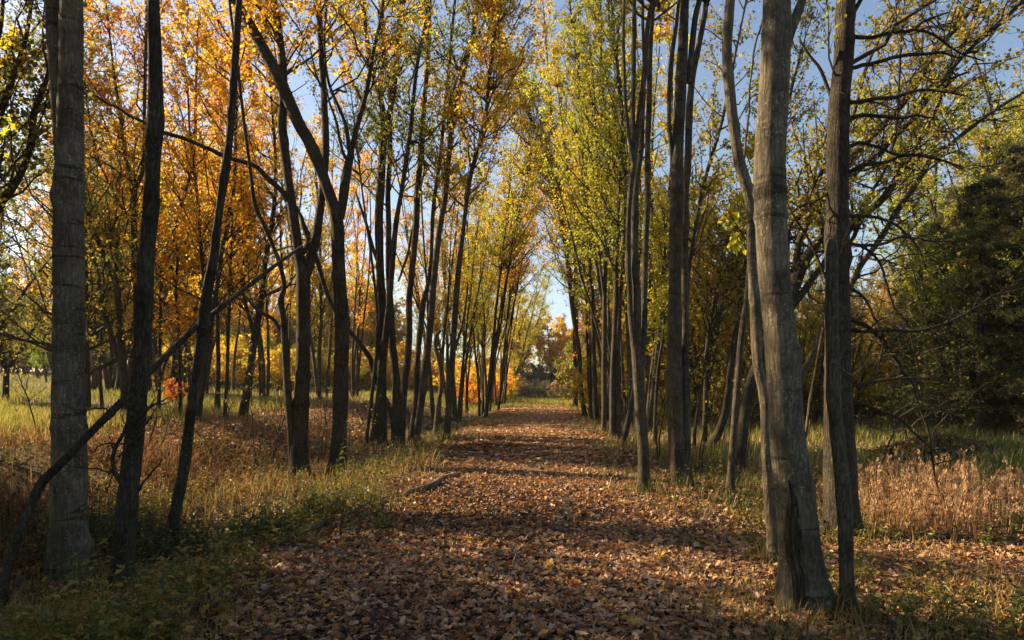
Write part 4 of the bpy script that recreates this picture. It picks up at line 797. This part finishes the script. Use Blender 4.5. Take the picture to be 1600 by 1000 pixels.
# ------------------------------------------------------------------ ground cover
def scatter(rng, n, Y0, Y1, half=0.98):
    u = rng.random(n); Y = 1/(1/Y0+u*(1/Y1-1/Y0)); X = rng.uniform(-half, half, n)*(Y+1.0); return X, Y
def blades(name, mat, X, Y, h, w, rng, tint, lean=0.35, plume=0):
    n = len(X); Z = ground_z(X, Y); az = rng.uniform(0, 6.28, n); la = rng.uniform(0.1, 1, n)*lean
    side = np.stack([np.cos(az), np.sin(az), np.zeros(n)], -1); fa = az+math.pi/2+rng.normal(size=n)*0.4
    f = np.stack([np.cos(fa), np.sin(fa), np.zeros(n)], -1); b = np.stack([X, Y, Z-0.01], -1); up = np.array([0, 0, 1.0])
    p1 = b+up*(h*0.55)[:, None]+f*(h*la*0.35)[:, None]; p2 = b+up*(h*(1-0.25*la))[:, None]+f*(h*la)[:, None]; hw = (w/2)[:, None]
    V = np.stack([b-side*hw, b+side*hw, p1+side*hw*0.75, p1-side*hw*0.75, p2], 1).reshape(-1, 3); i = np.arange(n)*5
    mb = MB(); mb.add(V, np.stack([i, i+1, i+2, i+3], -1), 0, np.repeat(tint, 5)); mb.add_more(np.stack([i+3, i+2, i+4], -1), 0)
    if plume:
        k = np.nonzero(rng.random(n) < plume)[0]; m = 9; idx = np.repeat(k, m); t = rng.uniform(0.0, 1, len(idx))[:, None]
        pp = p2[idx]*(1-0.35*t)+p1[idx]*0.35*t+rng.normal(size=(len(idx), 3))*0.012
        ax = unit(rand_unit(rng, len(idx))*0.6+np.array([0, 0, 1.0])); sz = rng.uniform(0.03, 0.06, len(idx))
        kites(mb, pp, ax, rand_unit(rng, len(idx)), sz, sz*0.4, 0, np.clip(tint[idx]+0.15, 0, 1))
    o = mb.build(name, mat); o["kind"] = "stuff"; return o
def patchy(x, y, f, s=0.0):
    return 0.5+0.25*(np.sin(x*f+s)+np.sin(y*f*0.8+1.7*s)+np.sin((x+y)*f*0.63+s*0.3)+np.sin((x-1.3*y)*f*0.41+2*s))
rg = R(21)
def cover(name, mat, n, Y0, Y1, prob, h, tint, wmul=1.0, lean=0.35, plume=0, half=0.98):
    X, Y = scatter(rg, n, Y0, Y1, half); s = X-path_x(Y); k = rg.random(n) < prob(X, Y, s); X, Y = X[k], Y[k]
    hh = h(X, Y)*rg.uniform(0.55, 1.2, len(X)); D = np.hypot(X, Y); w = (0.0045+0.00075*D)*wmul
    return blades(name, mat, X, Y, hh, w, rg, np.clip(tint(X, Y)+rg.normal(size=len(X))*0.22, 0, 1), lean, plume)
cover("verge_grass", M_VERGE, 300000, 3.2, 75, lambda X, Y, s: (sm(1.15, 2.0, np.abs(s)+0.5*(patchy(X, Y, 1.4, 11)-0.5))*(1-sm(4.4, 7.5, np.abs(s))*0.8)*(0.25+0.75*sm(0.35, 0.7, patchy(X, Y, 2.1)))*np.where(s > 0, np.where(Y < 9, 0.18, np.where(Y < 13, 0.35, 0.9)), np.where(Y < 8.5, 0.16, 0.42))),
      lambda X, Y: (0.13+0.26*patchy(X, Y, 1.7, 1))*(0.55+0.75*sm(5, 11, Y)), lambda X, Y: 0.6+0.6*(patchy(X, Y, 1.1, 2)-0.5), 1.0, 0.95)
cover("rusty_grass", M_RUST, 190000, 5, 60, lambda X, Y, s: sm(3.6, 5.0, -s)*(0.25+0.75*sm(6, 13, Y))*(1-sm(10.5, 15, -s))*(0.55+0.45*sm(0.3, 0.7, patchy(X, Y, 1.3, 4))), lambda X, Y: 0.12+0.26*patchy(X, Y, 1.9, 1), lambda X, Y: 0.5+0.7*(patchy(X, Y, 0.9, 3)-0.5), 1.0, 1.0, 0.06)
cover("meadow_grass", M_MEADOW, 160000, 9, 130, lambda X, Y, s: sm(8.5, 11.5, -s)*(0.5+0.5*sm(0.2, 0.6, patchy(X, Y, 0.5, 1))), lambda X, Y: 0.16+0.3*patchy(X, Y, 0.7, 2), lambda X, Y: 0.45+0.5*(patchy(X, Y, 0.35, 5)-0.5), 1.1, 0.5)
cover("clearing_grass", M_CLEAR, 120000, 9, 75, lambda X, Y, s: sm(3.5, 6, s)*sm(10.5, 13.5, Y)*(0.4+0.6*sm(0.3, 0.6, patchy(X, Y, 1.0, 3))), lambda X, Y: 0.18+0.28*patchy(X, Y, 1.3, 6), lambda X, Y: 0.5+0.5*(patchy(X, Y, 0.8, 1)-0.5), 1.1, 0.55)
cover("sunlit_grass", M_MEADOW, 60000, 46, 130, lambda X, Y, s: (np.abs(s) < 14)*1.0, lambda X, Y: 0.2+0.3*patchy(X, Y, 0.7, 2), lambda X, Y: 0.5+0.5*(patchy(X, Y, 0.35, 5)-0.5), 1.1, 0.6, 0, 0.3)
def dry_tufts():
    rng = R(33); xs = []; ys = []
    for k in range(90):
        px = rng.uniform(1335, 1640); py = rng.uniform(752, 842)
        if px > 1545 and rng.random() < 0.6: continue
        h = hit(px, py); m = int(rng.integers(12, 46)); a = rng.normal(size=(m, 2))*0.14; xs.append(h[0]+a[:, 0]); ys.append(h[1]+a[:, 1])
    X = np.concatenate(xs); Y = np.concatenate(ys); n = len(X)
    blades("dry_grass", M_DRY, X, Y, rng.uniform(0.15, 0.8, n)*rng.uniform(.5, 1, n), rng.uniform(0.004, 0.009, n), rng, np.clip(0.5+rng.normal(size=n)*0.25, 0, 1), 0.35, 0.3)
dry_tufts()
def weeds():
    rng = R(34); mb = MB(); n = 42000; X, Y = scatter(rng, n, 3.4, 34, 0.95); s = X-path_x(Y)
    p = np.where(s < 0, sm(1.6, 2.4, -s)*(1-0.8*sm(5.5, 9, -s)), sm(1.9, 2.8, s)*0.25)*sm(0.32, 0.66, patchy(X, Y, 2.3, 7))*(0.3+0.4*sm(5.5, 9, Y)); k = rng.random(n) < p; X, Y = X[k], Y[k]; n = len(X)
    h = rng.uniform(0.12, 0.5, n); b = np.stack([X, Y, ground_z(X, Y)], -1); d = unit(rng.normal(size=(n, 3))*np.array([0.35, 0.35, 0.1])+np.array([0, 0, 1.0]))
    u = np.linspace(0, 1, 4); P = b[:, None]+d[:, None]*h[:, None, None]*u[None, :, None]+np.cumsum(rng.normal(size=(n, 4, 3))*0.012, 1)
    tubes(mb, P, 0.0028*(1-0.6*u)[None]*np.ones((n, 1)), 3, 0, np.full(n, 0.35), cap=False)
    m = 13; idx = np.repeat(np.arange(n), m); N = len(idx); t = rng.uniform(0.2, 1.0, N); f = t*3; i0 = np.minimum(f.astype(int), 2); fr = (f-i0)[:, None]
    q = P[idx, i0]*(1-fr)+P[idx, i0+1]*fr; az = rng.uniform(0, 6.28, N); ax = unit(np.stack([np.cos(az), np.sin(az), rng.normal(size=N)*0.35+0.1], -1))
    big = rng.uniform(0.6, 1.5, n); sz = rng.uniform(0.03, 0.075, N)*(1.2-0.5*t)*big[idx]; pt = np.clip(0.66+0.6*(patchy(X, Y, 1.2, 9)-0.5)+rng.normal(size=n)*0.15, 0, 1)
    kites(mb, q, ax, unit(rng.normal(size=(N, 3))*0.35+np.array([0, 0, 1.0])), sz, sz*rng.uniform(0.35, 0.7, N), 0, np.clip(pt[idx]+rng.normal(size=N)*0.14, 0, 1))
    o = mb.build("undergrowth", M_WEED); o["kind"] = "stuff"
weeds()
ANG = np.radians([0, 22, 40, 62, 88, 118, 150, 180, 210, 242, 272, 298, 320, 338]); RAD = np.array([1.0, 0.74, 0.66, 0.94, 0.66, 0.82, 0.55, 0.34, 0.55, 0.82, 0.66, 0.94, 0.66, 0.74])
def litter():
    rng = R(41); mb = MB()
    def leaves(X, Y, size, full, hgt):
        n = len(X); Z = ground_z(X, Y)+0.012+hgt
        az = rng.uniform(0, 6.28, n); tilt = np.abs(rng.normal(size=n))*0.42; ta = rng.uniform(0, 6.28, n)
        nn = np.stack([np.sin(tilt)*np.cos(ta), np.sin(tilt)*np.sin(ta), np.cos(tilt)], -1)
        a = np.stack([np.cos(az), np.sin(az), np.zeros(n)], -1); a = unit(a-nn*np.sum(a*nn, 1, keepdims=True)); b = np.cross(nn, a)
        c = np.stack([X, Y, Z], -1); sz = size*np.clip(rng.lognormal(0, 0.3, n), 0.45, 1.8); curl = rng.normal(size=n)*0.5; fold = rng.normal(size=n)*0.45
        tint = np.where(rng.random(n) < 0.10, rng.uniform(0.86, 1.0, n), np.clip(rng.normal(size=n)*0.27+0.45+0.3*sm(15, 30, Y)+0.3*(patchy(X, Y, 1.3, 12)-0.5), 0.0, 0.82))  # tint rises toward the far path: its sunlight is painted into the litter
        if full:
            K = len(ANG); oval = 0.46/np.sqrt((0.46*np.cos(ANG))**2+np.sin(ANG)**2); mf = (rng.random(n)[:, None]**0.7); rad = (RAD[None]*mf+oval[None]*(1-mf))*(1+rng.normal(size=(n, K))*(0.08+0.22*(rng.random(n)[:, None] < 0.25))); ca, sa = np.cos(ANG), np.sin(ANG)
            lx = rad*ca; ly = rad*sa; lz = curl[:, None]*rad**2*0.8+fold[:, None]*np.abs(ly)+rng.normal(size=(n, K))*0.07
            V = c[:, None]+(sz/2)[:, None, None]*(a[:, None]*lx[..., None]+b[:, None]*ly[..., None]+nn[:, None]*lz[..., None])
            V = np.concatenate([c[:, None], V], 1); i = np.arange(n)*(K+1); j = np.arange(K)
            Fc = np.stack([np.repeat(i[:, None], K, 1), i[:, None]+1+j[None], i[:, None]+1+((j+1) % K)[None]], -1).reshape(-1, 3)
            mb.add(V.reshape(-1, 3), Fc, 0, np.repeat(tint, K+1))
        else: kites(mb, c-a*(sz/2)[:, None], a, nn, sz, sz*0.8, 0, tint, 0.15)
    def dens(X, Y):
        s = X-path_x(Y); a = np.abs(s)+0.55*(patchy(X, Y, 1.9, 5)-0.5)+0.45*sm(9, 16, Y)
        fy = sm(8, 13, Y); p = (1-(0.7+0.2*fy)*sm(1.55-0.1*fy, 2.9-0.9*fy, a))*(1-0.8*sm(46, 56, Y)); p = np.where(s > 0, np.maximum(p, 0.55*(1-sm(9, 14, a))*(1-0.7*sm(9, 14, Y))), p)
        rut = (np.exp(-((s-0.62)/0.26)**2)+0.7*np.exp(-((s+0.75)/0.24)**2))*sm(0.42, 0.72, patchy(X, Y*0.5, 2.4, 3))*(1-sm(10, 16, Y))
        return p*(1-0.8*rut)*(1-0.25*sm(0.55, 0.8, patchy(X, Y, 3.1, 8)))
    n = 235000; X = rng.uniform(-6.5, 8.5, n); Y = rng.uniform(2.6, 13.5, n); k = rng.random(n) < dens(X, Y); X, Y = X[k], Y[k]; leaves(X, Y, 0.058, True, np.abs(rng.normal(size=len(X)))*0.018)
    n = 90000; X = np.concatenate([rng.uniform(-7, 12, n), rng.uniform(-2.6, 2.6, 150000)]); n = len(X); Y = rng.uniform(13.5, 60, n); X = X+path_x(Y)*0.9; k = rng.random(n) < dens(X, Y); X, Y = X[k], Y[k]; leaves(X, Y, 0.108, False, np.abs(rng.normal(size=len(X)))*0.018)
    n = 16000; X = rng.uniform(-13, -5, n); Y = rng.uniform(12, 30, n); k = np.abs((X-path_x(Y))+7.3) < 2.2; X, Y = X[k], Y[k]; leaves(X, Y, 0.095, False, np.abs(rng.normal(size=len(X)))*0.02)
    m = 2600; a = rng.normal(size=(m, 2)); X = 10.2+a[:, 0]*0.8; Y = 16.2+a[:, 1]*0.6; leaves(X, Y, 0.12, False, np.abs(rng.normal(size=m))*0.03)
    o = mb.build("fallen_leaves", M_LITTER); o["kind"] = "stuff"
litter()

def foot_grass():
    rng = R(48); xs = []; ys = []
    for bx, by, br in BASES:
        m = 70; a = rng.uniform(0, 6.28, m); d = br*1.1+np.abs(rng.normal(size=m))*0.16; xs.append(bx+np.cos(a)*d); ys.append(by+np.sin(a)*d)
    X = np.concatenate(xs); Y = np.concatenate(ys); n = len(X)
    blades("foot_grass", M_VERGE, X, Y, rng.uniform(0.08, 0.36, n), rng.uniform(0.005, 0.011, n)*(1+Y/20), rng, np.clip(0.5+rng.normal(size=n)*0.25, 0, 1), 0.9)
foot_grass()
def fallen_twigs():
    rng = R(47); n = 420; X = rng.uniform(-6, 7, n); Y = 3.4+rng.random(n)**1.5*14; az = rng.uniform(0, 6.28, n); L = rng.uniform(0.12, 0.7, n); K = 5; u = np.linspace(-0.5, 0.5, K)
    P = np.stack([X, Y, np.zeros(n)], -1)[:, None]+np.stack([np.cos(az), np.sin(az), np.zeros(n)], -1)[:, None]*L[:, None, None]*u[None, :, None]+np.cumsum(rng.normal(size=(n, K, 3))*0.012, 1)
    P[:, :, 2] = ground_z(P[:, :, 0], P[:, :, 1])+0.04+np.abs(rng.normal(size=(n, K)))*0.01
    mb = MB(); tubes(mb, P, np.linspace(1, .5, K)[None]*rng.uniform(0.003, 0.008, n)[:, None], 5, 0); o = mb.build("fallen_twigs", M_DEAD, smooth=True); o["kind"] = "stuff"
fallen_twigs()

# ------------------------------------------------------------------ small plants one can tell apart
def seedling(name, label, base_px, Y, stems, leafsize, tintc, m=14, cat="plant"):
    SEED[0] += 1; rng = R(SEED[0])
    b = at(base_px[0], base_px[1], Y); b[2] = float(ground_z(b[0], Y)); root = empty(name, b, label, cat); mb = MB(); lf = MB()
    for pts in stems:
        Q = np.array([at(px, py, Y+rng.normal()*0.04) for px, py in pts]); Q[0, 2] = min(Q[0, 2], b[2]+0.02); S = spline(np.hstack([Q, np.zeros((len(Q), 1))]), 0.04)[:, :3]-b
        tubes(mb, S[None], np.linspace(0.004, 0.0018, len(S))[None], 5, 0, [0.3])
        i = rng.integers(len(S)//5, len(S), m); az = rng.uniform(0, 6.28, m); ax = unit(np.stack([np.cos(az), np.sin(az), rng.normal(size=m)*0.3], -1)); sz = leafsize*rng.uniform(0.6, 1.2, m)
        nn = unit(rng.normal(size=(m, 3))*0.35+np.array([0, 0, 1.0])); kites(lf, S[i], ax, nn, sz, sz*0.62, 0, np.clip(tintc+rng.normal(size=m)*0.12, 0, 1), 0.06)
    mb.build("stem", M_WEED, root); lf.build("foliage", M_WEED, root); return root
seedling("seedling", "broad green leaved seedling at the left border of the leaf covered path", (592, 830), 7.4, [[(592, 830), (590, 805), (598, 785)], [(592, 830), (580, 812), (566, 806)], [(592, 830), (606, 818), (616, 815)]], 0.085, 0.42, 9)
seedling("seedling", "green leaved bramble seedling with an arching cane right of the path", (1068, 862), 6.6, [[(1068, 862), (1066, 835), (1074, 812)], [(1060, 852), (1050, 825), (1062, 800), (1078, 786)], [(1078, 786), (1088, 800), (1093, 818)], [(1070, 862), (1078, 850), (1083, 848)]], 0.075, 0.35, 8)
seedling("bramble", "arching bramble canes at the bottom left corner in front of the grey trunk", (40, 1000), 4.9, [[(10, 1000), (60, 930), (100, 850), (133, 785)], [(30, 1010), (70, 960), (130, 900), (175, 870), (215, 845)], [(60, 1000), (110, 930), (118, 880)], [(0, 980), (60, 965), (140, 962), (220, 975)]], 0.05, 0.55, 22)
seedling("bramble", "bramble patch with broad leaves between the leaning thin trunk and the path", (292, 965), 5.6, [[(292, 965), (285, 900), (300, 868)], [(300, 960), (310, 900), (330, 880)], [(280, 960), (265, 905), (262, 880)], [(320, 955), (345, 905), (365, 890)], [(310, 965), (300, 925), (325, 905)]], 0.08, 0.42, 14)
seedling("bramble", "yellow green leafy weeds lit between the grey trunk and the slender trunk", (150, 925), 5.7, [[(150, 925), (148, 885), (160, 845)], [(140, 930), (125, 890), (118, 868)], [(160, 930), (170, 890), (165, 840)], [(150, 930), (135, 905), (140, 870)]], 0.06, 0.75, 16)
seedling("bramble", "pale leaved bramble at the foot of the bent trunk beside the pale pole", (1172, 790), 8.6, [[(1172, 790), (1165, 760), (1178, 748)], [(1175, 790), (1185, 760), (1196, 752)], [(1170, 788), (1155, 765), (1150, 755)]], 0.075, 0.6, 12)
seedling("bramble", "leafy sprig climbing the foot of the big forked trunk", (540, 748), 12.0, [[(540, 748), (536, 700), (542, 655)], [(545, 748), (552, 710), (556, 690)], [(535, 748), (530, 715), (538, 690)]], 0.09, 0.6, 18)

# ------------------------------------------------------------------ the thin autumn haze that pales the far trees
def haze():
    mb = MB(); x0, x1, y0, y1, z0, z1 = -150.0, 150.0, -60.0, 180.0, -3.0, 40.0
    V = [(x, y, z) for z in (z0, z1) for y in (y0, y1) for x in (x0, x1)]
    mb.add(V, [(0, 2, 3, 1), (4, 5, 7, 6), (0, 1, 5, 4), (2, 6, 7, 3), (0, 4, 6, 2), (1, 3, 7, 5)])
    m = bpy.data.materials.new("haze"); m.use_nodes = True; t = m.node_tree; t.nodes.clear()
    o = t.nodes.new("ShaderNodeOutputMaterial"); v = t.nodes.new("ShaderNodeVolumePrincipled"); v.inputs["Color"].default_value = (0.95, 0.92, 0.86, 1); v.inputs["Density"].default_value = 0.0003; v.inputs["Anisotropy"].default_value = 0.3
    t.links.new(v.outputs[0], o.inputs["Volume"]); h = mb.build("haze", m); h["kind"] = "stuff"
haze()
